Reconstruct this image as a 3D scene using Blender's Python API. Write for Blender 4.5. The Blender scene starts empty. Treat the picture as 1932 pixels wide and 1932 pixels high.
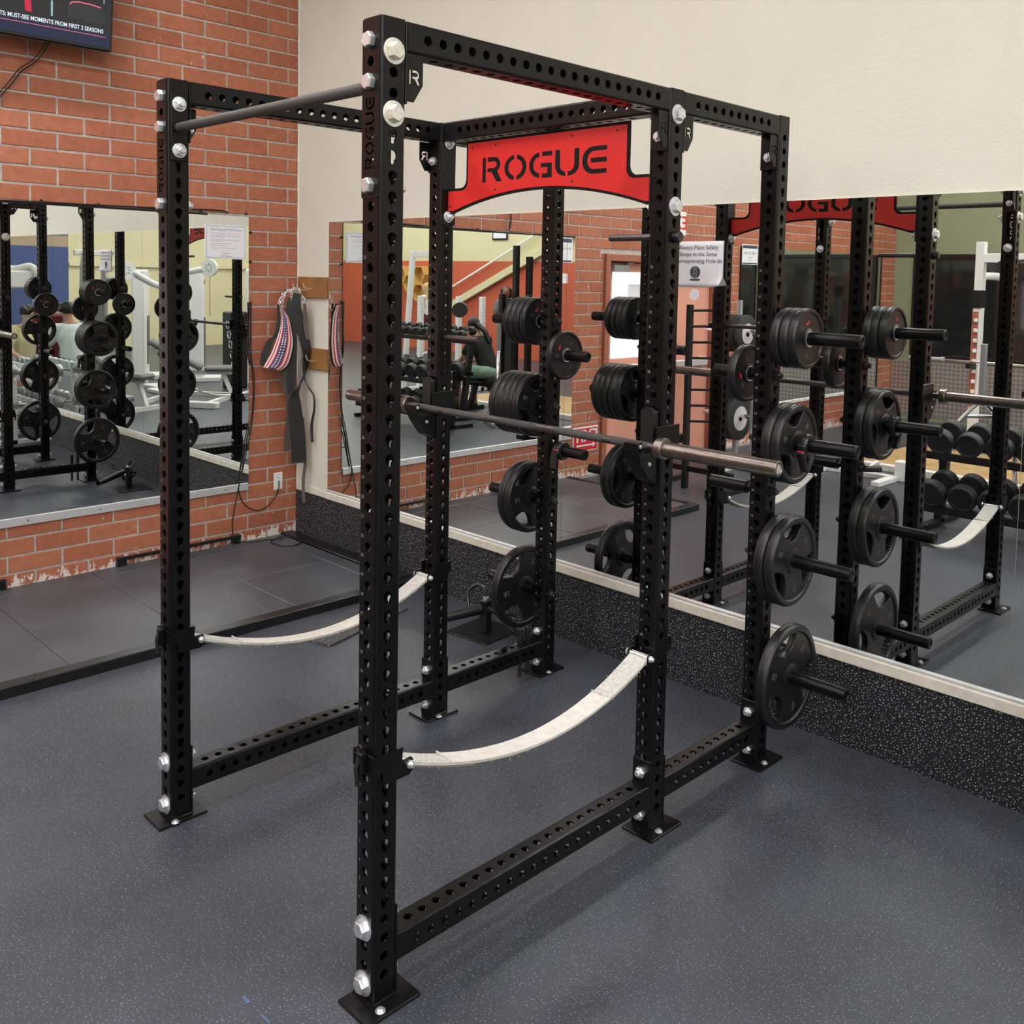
import bpy, bmesh, math, random
from mathutils import Vector, Matrix, Euler
random.seed(7)
S = bpy.context.scene
COL = S.collection
PI = math.pi
IN = .0254

# ------------------------------------------------------------------ camera
cam_d = bpy.data.cameras.new('camera'); cam = bpy.data.objects.new('camera', cam_d); COL.objects.link(cam)
CAM = Vector((1.9734, -1.4773, 1.9211)); YAW, PITCH, ROLL, FPX = -.7901, -.0675, .0195, 1815.47
_f = Vector((math.sin(YAW)*math.cos(PITCH), math.cos(YAW)*math.cos(PITCH), math.sin(PITCH)))
_r = Vector((math.cos(YAW), -math.sin(YAW), 0)); _u = _r.cross(_f)
_c, _s = math.cos(ROLL), math.sin(ROLL)
R2, U2 = _c*_r + _s*_u, -_s*_r + _c*_u
cam.matrix_world = Matrix(((R2.x, U2.x, -_f.x, CAM.x), (R2.y, U2.y, -_f.y, CAM.y), (R2.z, U2.z, -_f.z, CAM.z), (0, 0, 0, 1)))
cam_d.sensor_width = 36; cam_d.lens = FPX/1932*36
cam_d.shift_x = -5.68/1932; cam_d.shift_y = -323.04/1932
cam_d.clip_start = .05; cam_d.clip_end = 100
S.camera = cam
# ------------------------------------------------------------------ world, exposure
w = bpy.data.worlds.new('world'); S.world = w; w.use_nodes = True
w.node_tree.nodes['Background'].inputs[0].default_value = (.8, .85, 1, 1)
w.node_tree.nodes['Background'].inputs[1].default_value = .25
S.view_settings.view_transform = 'Standard'; S.view_settings.look = 'None'
S.view_settings.gamma = 1; S.view_settings.use_curve_mapping = False
S.view_settings.exposure = 0.0
LIGHT = 40.0          # radiance of the ceiling fixtures
S.cycles.max_bounces = 9; S.cycles.glossy_bounces = 7; S.cycles.diffuse_bounces = 3
S.cycles.use_adaptive_sampling = True; S.cycles.adaptive_threshold = .02
S.cycles.caustics_reflective = True; S.cycles.caustics_refractive = False
S.cycles.use_denoising = True
S.cycles.sample_clamp_indirect = 12

# ------------------------------------------------------------------ main measures (metres)
XB = -4.012           # face of the brick wall
YW = 2.254            # face of the big mirror
YWALL = 2.262         # face of the cream wall
W = 46*IN; D1 = 46.5*IN; D2 = 27.25*IN; HALF = 1.5*IN
Z0 = .010; HT = 100*IN
XL, XR, YF, YM, YR = -W, 0., 0., D1, D1+D2
YG = -7.55            # green end wall
YO = -9.70            # orange end wall
XE = 13.              # far right wall
XGE = 2.0             # where the green wall ends
CEIL = 4.6
def zf(k): return Z0 + (1.75+2*k)*IN     # hole heights, front and rear faces
def zs(k): return Z0 + (2.75+2*k)*IN     # hole heights, side faces

# ------------------------------------------------------------------ materials
MATS = {}
def nodes_of(m):
    m.use_nodes = True; nt = m.node_tree; return nt, nt.nodes['Principled BSDF'], nt.nodes, nt.links
def mat(name, col, rough=.5, metal=0., var=0., scale=20., bump=0., bscale=60., spec=.5, emit=None, estr=1., coat=0., trans=0.):
    m = bpy.data.materials.new(name); nt, b, N, L = nodes_of(m)
    col = tuple(col)+(1,) if len(col) == 3 else col
    b.inputs['Base Color'].default_value = col
    b.inputs['Roughness'].default_value = rough; b.inputs['Metallic'].default_value = metal
    b.inputs['Specular IOR Level'].default_value = spec
    if coat: b.inputs['Coat Weight'].default_value = coat; b.inputs['Coat Roughness'].default_value = .15
    if trans: b.inputs['Transmission Weight'].default_value = trans
    if emit: b.inputs['Emission Color'].default_value = tuple(emit)+(1,); b.inputs['Emission Strength'].default_value = estr
    if var or bump:
        g = N.new('ShaderNodeNewGeometry')
        if var:
            n = N.new('ShaderNodeTexNoise'); n.inputs['Scale'].default_value = scale; n.inputs['Detail'].default_value = 6
            L.new(g.outputs['Position'], n.inputs['Vector'])
            r = N.new('ShaderNodeMapRange'); r.inputs[1].default_value = .3; r.inputs[2].default_value = .7
            r.inputs[3].default_value = 1-var; r.inputs[4].default_value = 1+var
            L.new(n.outputs['Fac'], r.inputs[0])
            h = N.new('ShaderNodeMix'); h.data_type = 'RGBA'; h.blend_type = 'MULTIPLY'; h.inputs[0].default_value = 1
            h.inputs[6].default_value = col; L.new(r.outputs[0], h.inputs[7]); L.new(h.outputs[2], b.inputs['Base Color'])
        if bump:
            n2 = N.new('ShaderNodeTexNoise'); n2.inputs['Scale'].default_value = bscale; n2.inputs['Detail'].default_value = 4
            L.new(g.outputs['Position'], n2.inputs['Vector'])
            bp = N.new('ShaderNodeBump'); bp.inputs['Strength'].default_value = bump; bp.inputs['Distance'].default_value = .01
            L.new(n2.outputs['Fac'], bp.inputs['Height']); L.new(bp.outputs[0], b.inputs['Normal'])
    MATS[name] = m
    return m

def fleck_mat(name, base, fleck, scale, thr, rough, var=.25, vscale=1.2, rnd=.5, axes='xy'):
    """recycled rubber: dark base with light granules"""
    m = bpy.data.materials.new(name); nt, b, N, L = nodes_of(m)
    g = N.new('ShaderNodeNewGeometry')
    nz = N.new('ShaderNodeTexNoise'); nz.inputs['Scale'].default_value = scale*2.2; L.new(g.outputs['Position'], nz.inputs['Vector'])
    ad = N.new('ShaderNodeMix'); ad.data_type = 'RGBA'; ad.blend_type = 'LINEAR_LIGHT'; ad.inputs[0].default_value = .30/scale
    L.new(g.outputs['Position'], ad.inputs[6]); L.new(nz.outputs['Color'], ad.inputs[7])
    sx = N.new('ShaderNodeSeparateXYZ'); cx = N.new('ShaderNodeCombineXYZ'); L.new(ad.outputs[2], sx.inputs[0])
    L.new(sx.outputs[0], cx.inputs[0]); L.new(sx.outputs[1 if axes == 'xy' else 2], cx.inputs[1])
    v = N.new('ShaderNodeTexVoronoi'); v.voronoi_dimensions = '2D'; v.inputs['Scale'].default_value = scale; L.new(cx.outputs[0], v.inputs['Vector'])
    lt = N.new('ShaderNodeMath'); lt.operation = 'LESS_THAN'; lt.inputs[1].default_value = thr; L.new(v.outputs['Distance'], lt.inputs[0])
    sep = N.new('ShaderNodeSeparateColor'); L.new(v.outputs['Color'], sep.inputs[0])
    gt = N.new('ShaderNodeMath'); gt.operation = 'GREATER_THAN'; gt.inputs[1].default_value = rnd; L.new(sep.outputs[0], gt.inputs[0])
    mu = N.new('ShaderNodeMath'); mu.operation = 'MULTIPLY'; L.new(lt.outputs[0], mu.inputs[0]); L.new(gt.outputs[0], mu.inputs[1])
    mu2 = N.new('ShaderNodeMath'); mu2.operation = 'MULTIPLY'; L.new(mu.outputs[0], mu2.inputs[0]); gm = N.new('ShaderNodeMapRange'); gm.inputs[3].default_value = .35; L.new(sep.outputs[1], gm.inputs[0]); L.new(gm.outputs[0], mu2.inputs[1])
    n = N.new('ShaderNodeTexNoise'); n.inputs['Scale'].default_value = vscale; n.inputs['Detail'].default_value = 8; n.inputs['Roughness'].default_value = .65
    L.new(g.outputs['Position'], n.inputs['Vector'])
    r = N.new('ShaderNodeMapRange'); r.inputs[1].default_value = .3; r.inputs[2].default_value = .7; r.inputs[3].default_value = 1-var; r.inputs[4].default_value = 1+var
    L.new(n.outputs['Fac'], r.inputs[0])
    h = N.new('ShaderNodeMix'); h.data_type = 'RGBA'; h.blend_type = 'MULTIPLY'; h.inputs[0].default_value = 1
    h.inputs[6].default_value = tuple(base)+(1,); L.new(r.outputs[0], h.inputs[7])
    mx = N.new('ShaderNodeMix'); mx.data_type = 'RGBA'; L.new(mu2.outputs[0], mx.inputs[0]); L.new(h.outputs[2], mx.inputs[6]); mx.inputs[7].default_value = tuple(fleck)+(1,)
    L.new(mx.outputs[2], b.inputs['Base Color'])
    rr = N.new('ShaderNodeMapRange'); rr.inputs[3].default_value = rough-.1; rr.inputs[4].default_value = rough+.12; L.new(n.outputs['Fac'], rr.inputs[0])
    L.new(rr.outputs[0], b.inputs['Roughness'])
    n3 = N.new('ShaderNodeTexNoise'); n3.inputs['Scale'].default_value = 260; L.new(g.outputs['Position'], n3.inputs['Vector'])
    bp = N.new('ShaderNodeBump'); bp.inputs['Strength'].default_value = .25; bp.inputs['Distance'].default_value = .003
    L.new(n3.outputs['Fac'], bp.inputs['Height']); L.new(bp.outputs[0], b.inputs['Normal'])
    b.inputs['Specular IOR Level'].default_value = .45
    MATS[name] = m; return m

fleck_mat('floor_rubber', (.049, .054, .068), (.24, .25, .29), 84, .14, .40, var=.30, vscale=1.6, rnd=.30)
fleck_mat('wall_rubber', (.010, .0105, .016), (.66, .66, .66), 84, .165, .60, var=.15, rnd=.15, axes='xz')
fleck_mat('mat_rubber', (.05, .05, .055), (.5, .5, .5), 80, .18, .6, var=.2, rnd=.3)
mat('tile_rubber', (.062, .065, .078), .38, var=.28, scale=2.2, bump=.12, bscale=220)
mat('cream_wall', (.68, .655, .565), .75, bump=.14, bscale=85, var=.02, scale=3)
mat('mortar', (.46, .42, .39), .9, var=.2, scale=30, bump=.4, bscale=120)
mat('white_trim', (.70, .66, .57), .55, var=.10, scale=25)
mat('alu', (.78, .78, .80), .38, .6, var=.05, scale=15)
mat('frame_black', (.008, .008, .009), .36, spec=.45, var=.15, scale=8)
mat('upright_black', (.0040, .0037, .0045), .28, spec=.30, var=.25, scale=12)
mat('beam_black', (.0045, .0044, .0050), .30, spec=.32, var=.25, scale=9)
mat('plate_black', (.008, .008, .009), .5)
mat('etched', (.34, .33, .32), .5)
mat('zinc', (.80, .83, .86), .38, .85, var=.12, scale=90)
mat('zinc_yellow', (.84, .83, .76), .36, .85, var=.12, scale=90)
mat('chrome', (.78, .78, .80), .12, 1.)
mat('bar_steel', (.115, .10, .095), .40, .85, var=.25, scale=60)
mat('sleeve_steel', (.23, .195, .175), .30, .95, var=.18, scale=40)
mat('knurl', (.10, .095, .092), .55, .7, bump=.5, bscale=900)
mat('rubber_plate', (.0085, .0085, .010), .38, spec=.5, var=.15, scale=14)
mat('rubber_matte', (.020, .020, .022), .55, var=.2, scale=20)
mat('plastic_black', (.012, .012, .013), .30)
mat('red_sign', (.60, .020, .018), .42, spec=.35, var=.05, scale=6)
mat('letter_black', (.004, .004, .005), .5, spec=.2)
mat('strap', (.64, .61, .56), .85, var=.09, scale=40, bump=.35, bscale=300)
mat('strap_worn', (.56, .545, .52), .9, var=.18, scale=90, bump=.5, bscale=350)
mat('strap_edge', (.30, .285, .265), .9)
mat('paper', (.80, .80, .84), .6)
mat('ink', (.05, .05, .09), .6)
mat('ink_red', (.55, .12, .12), .6)
mat('ink_blue', (.12, .16, .38), .6)
mat('wood_board', (.30, .135, .042), .5, var=.22, scale=9)
mat('outlet_white', (.80, .80, .79), .4)
mat('cable', (.012, .012, .012), .5)
mat('leather_black', (.013, .013, .014), .42, var=.2, scale=30)
mat('leather_brown', (.055, .040, .032), .55, var=.25, scale=30)
mat('suede', (.11, .085, .07), .9)
mat('tv_case', (.012, .012, .013), .25)
mat('caulk', (.78, .74, .66), .7)
mat('frame_white', (.80, .81, .80), .35)
mat('pad_grey', (.16, .165, .165), .45)
mat('pad_maroon', (.13, .012, .020), .5)
mat('steel_grey', (.42, .44, .45), .35, .6)
mat('yellow_wall', (.66, .61, .38), .7)
mat('orange_wall', (.52, .105, .05), .7)
mat('olive_wall', (.235, .255, .15), .7, var=.04, scale=4)
mat('blue_wall', (.06, .09, .22), .7)
mat('tan_wall', (.40, .30, .20), .7)
mat('greyblue_wall', (.15, .18, .24), .7)
mat('ceiling_white', (.72, .72, .70), .85)
mat('dark_glass', (.012, .014, .014), .05, spec=.8)
mat('salmon', (.72, .33, .24), .55)
mat('salmon_dark', (.36, .12, .07), .55)
mat('pink_wall', (.80, .60, .56), .7)
mat('outdoor_pave', (.72, .70, .74), .8)
mat('oak_floor', (.46, .30, .13), .45, var=.2, scale=7)
mat('white_scuffed', (.72, .71, .68), .6, var=.18, scale=14)
mat('exit_red', (.62, .02, .03), .5)
mat('skin_light', (.62, .36, .26), .55)
mat('skin_mid', (.40, .20, .12), .55)
mat('skin_dark', (.20, .095, .06), .55)
mat('hair_black', (.012, .010, .009), .45)
mat('hair_blonde', (.52, .36, .15), .5)
mat('cloth_mint', (.62, .70, .67), .85)
mat('cloth_yellow', (.72, .68, .40), .85)
mat('cloth_white', (.78, .76, .70), .85)
mat('cloth_maroon', (.10, .012, .035), .85)
mat('cloth_grey', (.16, .16, .16), .85)
mat('cloth_red', (.52, .06, .06), .85)
mat('cloth_black', (.014, .014, .015), .85)
mat('cloth_green', (.30, .48, .37), .85)
mat('cloth_greyshorts', (.36, .37, .42), .85)
mat('honey_wood', (.60, .36, .09), .55)
mat('bumper_red', (.30, .02, .02), .55)
mat('bumper_disc', (.62, .56, .60), .4)
mat('ladder_black', (.012, .011, .010), .45)
mat('daylight_glow', (1, 1, 1), .5, emit=(1., .95, .97), estr=.95)  # door glass emits by itself, standing in for daylight behind it
mat('light_panel', (.9, .9, .9), .5, emit=(1., .985, .965), estr=LIGHT)
mat('orange_clip', (.85, .22, .02), .5)
mat('blue_mark', (.085, .12, .24), .6)

def mirror_mat():
    m = bpy.data.materials.new('mirror_silver'); nt, b, N, L = nodes_of(m)
    b.inputs['Base Color'].default_value = (.83, .86, .845, 1); b.inputs['Metallic'].default_value = 1; b.inputs['Roughness'].default_value = .0
    MATS['mirror_silver'] = m
mirror_mat()

def brick_mat():
    m = bpy.data.materials.new('brick_red'); nt, b, N, L = nodes_of(m)
    g = N.new('ShaderNodeNewGeometry'); oi = N.new('ShaderNodeObjectInfo')
    ad = N.new('ShaderNodeMath'); ad.operation = 'ADD'; L.new(g.outputs['Random Per Island'], ad.inputs[0]); L.new(oi.outputs['Random'], ad.inputs[1])
    fr = N.new('ShaderNodeMath'); fr.operation = 'FRACT'; L.new(ad.outputs[0], fr.inputs[0])
    cr = N.new('ShaderNodeValToRGB'); e = cr.color_ramp.elements
    e[0].position = 0; e[0].color = (.36, .112, .058, 1); e[1].position = 1; e[1].color = (.43, .150, .078, 1)
    x = cr.color_ramp.elements.new(.5); x.color = (.395, .128, .066, 1)
    L.new(fr.outputs[0], cr.inputs[0])
    n = N.new('ShaderNodeTexNoise'); n.inputs['Scale'].default_value = 22; n.inputs['Detail'].default_value = 9; n.inputs['Roughness'].default_value = .7
    L.new(g.outputs['Position'], n.inputs['Vector'])
    r = N.new('ShaderNodeMapRange'); r.inputs[1].default_value = .25; r.inputs[2].default_value = .75; r.inputs[3].default_value = .80; r.inputs[4].default_value = 1.18; L.new(n.outputs['Fac'], r.inputs[0])
    mm = N.new('ShaderNodeMix'); mm.data_type = 'RGBA'; mm.blend_type = 'MULTIPLY'; mm.inputs[0].default_value = 1
    L.new(cr.outputs[0], mm.inputs[6]); L.new(r.outputs[0], mm.inputs[7])
    # chalky chips and paint specks
    n2 = N.new('ShaderNodeTexNoise'); n2.inputs['Scale'].default_value = 34; n2.inputs['Detail'].default_value = 10; n2.inputs['Roughness'].default_value = .62
    mp = N.new('ShaderNodeMapping'); mp.inputs['Scale'].default_value = (1, 1.0, .55); L.new(g.outputs['Position'], mp.inputs[0]); L.new(mp.outputs[0], n2.inputs['Vector'])
    n3 = N.new('ShaderNodeTexNoise'); n3.inputs['Scale'].default_value = 2.1; n3.inputs['Detail'].default_value = 2; L.new(g.outputs['Position'], n3.inputs['Vector'])
    a2 = N.new('ShaderNodeMath'); a2.operation = 'MULTIPLY_ADD'; a2.inputs[1].default_value = .35; L.new(n3.outputs['Fac'], a2.inputs[0]); L.new(n2.outputs['Fac'], a2.inputs[2])
    # efflorescence on the lowest course
    sp = N.new('ShaderNodeSeparateXYZ'); L.new(g.outputs['Position'], sp.inputs[0])
    ef = N.new('ShaderNodeMapRange'); ef.inputs[1].default_value = .16; ef.inputs[2].default_value = .03; ef.inputs[3].default_value = 0; ef.inputs[4].default_value = .27; L.new(sp.outputs[2], ef.inputs[0])
    a3 = N.new('ShaderNodeMath'); a3.operation = 'ADD'; L.new(a2.outputs[0], a3.inputs[0]); L.new(ef.outputs[0], a3.inputs[1])
    st = N.new('ShaderNodeMapRange'); st.inputs[1].default_value = .875; st.inputs[2].default_value = .92; L.new(a3.outputs[0], st.inputs[0])
    wx = N.new('ShaderNodeMix'); wx.data_type = 'RGBA'; L.new(st.outputs[0], wx.inputs[0]); L.new(mm.outputs[2], wx.inputs[6]); wx.inputs[7].default_value = (.74, .66, .62, 1)
    L.new(wx.outputs[2], b.inputs['Base Color']); b.inputs['Roughness'].default_value = .62
    bp = N.new('ShaderNodeBump'); bp.inputs['Strength'].default_value = .35; bp.inputs['Distance'].default_value = .006
    L.new(n.outputs['Fac'], bp.inputs['Height']); L.new(bp.outputs[0], b.inputs['Normal'])
    MATS['brick_red'] = m
brick_mat()

def diamond_mat():
    m = bpy.data.materials.new('tread_plate'); nt, b, N, L = nodes_of(m)
    g = N.new('ShaderNodeNewGeometry'); mp = N.new('ShaderNodeMapping'); mp.inputs['Rotation'].default_value = (0, PI/4, 0); L.new(g.outputs['Position'], mp.inputs[0])
    c = N.new('ShaderNodeTexChecker'); c.inputs['Scale'].default_value = 24; L.new(mp.outputs[0], c.inputs[0])
    b.inputs['Metallic'].default_value = .9; b.inputs['Roughness'].default_value = .32; b.inputs['Base Color'].default_value = (.55, .53, .52, 1)
    bp = N.new('ShaderNodeBump'); bp.inputs['Strength'].default_value = 1; bp.inputs['Distance'].default_value = .02
    mr = N.new('ShaderNodeMix'); mr.data_type = 'RGBA'; L.new(c.outputs['Fac'], mr.inputs[0]); mr.inputs[6].default_value = (.44, .43, .43, 1); mr.inputs[7].default_value = (.70, .68, .67, 1); L.new(mr.outputs[2], b.inputs['Base Color'])
    L.new(c.outputs['Fac'], bp.inputs['Height']); L.new(bp.outputs[0], b.inputs['Normal'])
    MATS['tread_plate'] = m
diamond_mat()

# ------------------------------------------------------------------ mesh helpers
def frame_of(d):
    d = Vector(d).normalized(); a = Vector((0, 0, 1)) if abs(d.z) < .95 else Vector((1, 0, 0))
    x = a.cross(d).normalized(); return x, d.cross(x), d
class MB:
    def __init__(s): s.v = []; s.f = []
    def add(s, v, f):
        o = len(s.v); s.v += [tuple(p) for p in v]; s.f += [tuple(i+o for i in q) for q in f]; return s
    def box(s, x0, x1, y0, y1, z0, z1, c=0., M=None):
        if c <= 0:
            v = [Vector((x, y, z)) for z in (z0, z1) for y in (y0, y1) for x in (x0, x1)]
            f = [(0, 2, 3, 1), (4, 5, 7, 6), (0, 1, 5, 4), (2, 6, 7, 3), (0, 4, 6, 2), (1, 3, 7, 5)]
        else:
            v = []; idx = {}
            lo = (x0, y0, z0); hi = (x1, y1, z1)
            for sx in (0, 1):
                for sy in (0, 1):
                    for sz in (0, 1):
                        sg = (sx, sy, sz)
                        for ax in range(3):
                            p = [0, 0, 0]
                            for k in range(3):
                                e = hi[k] if sg[k] else lo[k]
                                p[k] = e if k == ax else e + (-c if sg[k] else c)
                            idx[(sg, ax)] = len(v); v.append(Vector(p))
            f = []
            for ax in range(3):
                b_, c_ = [(1, 2), (2, 0), (0, 1)][ax]
                for sd in (0, 1):
                    q = []
                    for (i, j) in ((0, 0), (1, 0), (1, 1), (0, 1)):
                        sg = [0, 0, 0]; sg[ax] = sd; sg[b_] = i; sg[c_] = j; q.append(idx[(tuple(sg), ax)])
                    f.append(tuple(q if sd else q[::-1]))
            for ax in range(3):          # edges along ax
                b_, c_ = [(1, 2), (2, 0), (0, 1)][ax]
                for i in (0, 1):
                    for j in (0, 1):
                        s0 = [0, 0, 0]; s0[b_] = i; s0[c_] = j; s1 = list(s0); s1[ax] = 1
                        q = [idx[(tuple(s0), b_)], idx[(tuple(s1), b_)], idx[(tuple(s1), c_)], idx[(tuple(s0), c_)]]
                        f.append(tuple(q[::-1] if (i ^ j) == 0 else q))
            for sx in (0, 1):
                for sy in (0, 1):
                    for sz in (0, 1):
                        sg = (sx, sy, sz); q = [idx[(sg, 0)], idx[(sg, 1)], idx[(sg, 2)]]
                        f.append(tuple(q if (sx+sy+sz) % 2 else q[::-1]))
        if M: v = [M @ p for p in v]
        return s.add(v, f)
    def bar(s, p0, p1, wx, wy, c=0., up=None):
        """rectangular bar from p0 to p1"""
        p0, p1 = Vector(p0), Vector(p1); d = (p1-p0); ln = d.length; d.normalize()
        a = Vector(up) if up else (Vector((0, 0, 1)) if abs(d.z) < .95 else Vector((0, 1, 0)))
        x = a.cross(d).normalized(); y = d.cross(x)
        M = Matrix(((x.x, y.x, d.x, p0.x), (x.y, y.y, d.y, p0.y), (x.z, y.z, d.z, p0.z), (0, 0, 0, 1)))
        return s.box(-wx/2, wx/2, -wy/2, wy/2, 0, ln, c, M)
    def cyl(s, p0, p1, r, n=16, r1=None, cap=True):
        r1 = r if r1 is None else r1; p0, p1 = Vector(p0), Vector(p1); x, y, d = frame_of(p1-p0)
        v = []
        for p, rr in ((p0, r), (p1, r1)):
            v += [p + rr*(math.cos(2*PI*i/n)*x + math.sin(2*PI*i/n)*y) for i in range(n)]
        f = [(i, (i+1) % n, n+(i+1) % n, n+i) for i in range(n)]
        if cap: f += [tuple(range(n))[::-1], tuple(range(n, 2*n))]
        return s.add(v, f)
    def tube(s, pts, r, n=8, close=False, cap=True):
        P = [Vector(p) for p in pts]; m = len(P); v = []; px = None
        rs = r if isinstance(r, (list, tuple)) else [r]*m
        for i in range(m):
            a = P[(i-1) % m] if (close or i) else P[i]; b = P[(i+1) % m] if (close or i < m-1) else P[i]
            d = (b-a).normalized()
            if px is None: x, y, _ = frame_of(d)
            else:
                x = (px - d*px.dot(d));  x = x.normalized() if x.length > 1e-6 else frame_of(d)[0]; y = d.cross(x)
            px = x
            v += [P[i] + rs[i]*(math.cos(2*PI*k/n)*x + math.sin(2*PI*k/n)*y) for k in range(n)]
        f = []
        for i in range(m if close else m-1):
            j = (i+1) % m
            f += [(i*n+k, i*n+(k+1) % n, j*n+(k+1) % n, j*n+k) for k in range(n)]
        if cap and not close: f += [tuple(range(n))[::-1], tuple((m-1)*n+k for k in range(n))]
        return s.add(v, f)
    def lathe(s, prof, p0, d, n=24):
        """prof: list of (axial, radius); around axis d from p0"""
        x, y, d = frame_of(d); p0 = Vector(p0); v = []
        for a, r in prof: v += [p0 + d*a + r*(math.cos(2*PI*i/n)*x + math.sin(2*PI*i/n)*y) for i in range(n)]
        f = []
        for j in range(len(prof)-1): f += [(j*n+i, j*n+(i+1) % n, (j+1)*n+(i+1) % n, (j+1)*n+i) for i in range(n)]
        if prof[0][1] > 1e-6: f.append(tuple(range(n))[::-1])
        if prof[-1][1] > 1e-6: f.append(tuple((len(prof)-1)*n+i for i in range(n)))
        return s.add(v, f)
    def prism(s, poly, M, h):
        """polygon (x,y) extruded from z=0 to h, placed by M"""
        n = len(poly); v = [M @ Vector((x, y, 0)) for x, y in poly] + [M @ Vector((x, y, h)) for x, y in poly]
        f = [tuple(range(n))[::-1], tuple(range(n, 2*n))] + [(i, (i+1) % n, n+(i+1) % n, n+i) for i in range(n)]
        return s.add(v, f)
    def ell(s, c, rx, ry, rz, n=14, m=9, M=None):
        v = []; c = Vector(c)
        for j in range(m+1):
            t = PI*j/m
            for i in range(n):
                p = Vector((rx*math.sin(t)*math.cos(2*PI*i/n), ry*math.sin(t)*math.sin(2*PI*i/n), rz*math.cos(t)))
                if M: p = M @ p
                v.append(c+p)
        f = [(j*n+i, (j+1)*n+i, (j+1)*n+(i+1) % n, j*n+(i+1) % n) for j in range(m) for i in range(n)]
        return s.add(v, f)
    def cap(s, p0, p1, r0, r1, n=10):
        """tapered capsule"""
        p0, p1 = Vector(p0), Vector(p1); L_ = (p1-p0).length
        pr = [(-r0*math.cos(t), r0*math.sin(t)) for t in (0.001, .5, 1.0, PI/2)] + [(L_+r1*math.sin(t), r1*math.cos(t)) for t in (0, .55, 1.05, PI/2-.001)]
        return s.lathe(pr, p0, p1-p0, n)
    def mesh(s, name, m=None, smooth=None):
        me = bpy.data.meshes.new(name); me.from_pydata(s.v, [], s.f)
        if smooth is not None:
            me.polygons.foreach_set('use_smooth', [True]*len(me.polygons)); me.set_sharp_from_angle(angle=math.radians(smooth))
        if m: me.materials.append(MATS[m])
        me.update(); return me
    def build(s, name, m, parent=None, smooth=None):
        """world coordinates in; origin at the middle of the bounding box"""
        lo = [min(p[k] for p in s.v) for k in range(3)]; hi = [max(p[k] for p in s.v) for k in range(3)]
        c = Vector([(a+b)/2 for a, b in zip(lo, hi)])
        if parent is None: c.z = lo[2]
        s.v = [(p[0]-c.x, p[1]-c.y, p[2]-c.z) for p in s.v]
        return place(s.mesh(name, m, smooth), name, c, parent)
def wloc(o):
    return wmat(o).translation
def wmat(o):
    M = Matrix.LocRotScale(o.location, o.rotation_euler, o.scale)
    return wmat(o.parent) @ M if o.parent else M
def place(me, name, loc, parent=None, rot=None):
    """link a mesh at a WORLD location under a parent that is not rotated"""
    o = bpy.data.objects.new(name, me); COL.objects.link(o)
    loc = Vector(loc)
    if parent: o.parent = parent; loc = loc - wloc(parent)
    o.location = loc
    if rot is not None: o.rotation_euler = rot
    return o
def empty(name, loc, rz=0):
    o = bpy.data.objects.new(name, None); COL.objects.link(o); o.location = loc; o.rotation_euler = (0, 0, rz); o.empty_display_size = .1; return o
def tag(o, label, cat, group=None):
    o['label'] = label; o['category'] = cat
    if group: o['group'] = group
    return o
def thing(name, loc, label, cat, group=None, rz=0): return tag(empty(name, loc, rz), label, cat, group)
def struct(o): o['kind'] = 'structure'; return o
def stuff(o): o['kind'] = 'stuff'; return o
def copy_tree(o, parent=None):
    c = o.copy(); COL.objects.link(c); c.parent = parent
    for ch in list(o.children): copy_tree(ch, c)
    return c
def local(me, name, loc, parent, rot=None):
    """link a mesh in the LOCAL frame of its parent"""
    o = bpy.data.objects.new(name, me); COL.objects.link(o); o.parent = parent; o.location = loc
    if rot is not None: o.rotation_euler = rot
    return o
def T(x=0, y=0, z=0): return Matrix.Translation((x, y, z))
def RX(a): return Matrix.Rotation(a, 4, 'X')
def RY(a): return Matrix.Rotation(a, 4, 'Y')
def RZ(a): return Matrix.Rotation(a, 4, 'Z')
M_XZ = Matrix(((1, 0, 0, 0), (0, 0, 1, 0), (0, 1, 0, 0), (0, 0, 0, 1)))      # (x,y,z)->(x,z,y)

def _eval_mesh(curve):
    o = bpy.data.objects.new('tmp', curve); COL.objects.link(o)
    dg = bpy.context.evaluated_depsgraph_get(); me = bpy.data.meshes.new_from_object(o.evaluated_get(dg))
    bpy.data.objects.remove(o); bpy.data.curves.remove(curve)
    v = [tuple(p.co) for p in me.vertices]; f = [tuple(p.vertices) for p in me.polygons]
    bpy.data.meshes.remove(me); return v, f
_tc = {}
def txt(s, size, ax='LEFT', extrude=0., bold=0.):
    """text outline as flat geometry in xy"""
    k = (s, size, ax, extrude, bold)
    if k not in _tc:
        c = bpy.data.curves.new('t', 'FONT'); c.body = s; c.size = size; c.align_x = ax; c.align_y = 'CENTER'; c.extrude = extrude; c.offset = bold
        c.resolution_u = 3; c.fill_mode = 'FRONT' if extrude == 0 else 'BOTH'
        _tc[k] = _eval_mesh(c)
    return _tc[k]
def put_txt(mb, s, size, M, ax='LEFT', bold=0.):
    v, f = txt(s, size, ax, 0., bold); mb.add([M @ Vector(p) for p in v], f); return mb
def curve_plate(loops, half, bevel=0., res=1):
    """flat plate with cut-outs: first loop outside, the rest holes; thickness 2*half"""
    c = bpy.data.curves.new('p', 'CURVE'); c.dimensions = '2D'; c.fill_mode = 'BOTH'; c.extrude = max(half-bevel, 0); c.bevel_depth = bevel; c.bevel_resolution = res
    if bevel: c.offset = -bevel
    for lp in loops:
        sp = c.splines.new('POLY'); sp.points.add(len(lp)-1); sp.use_cyclic_u = True
        for p, (x, y) in zip(sp.points, lp): p.co = (x, y, 0, 1)
    return _eval_mesh(c)
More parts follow.
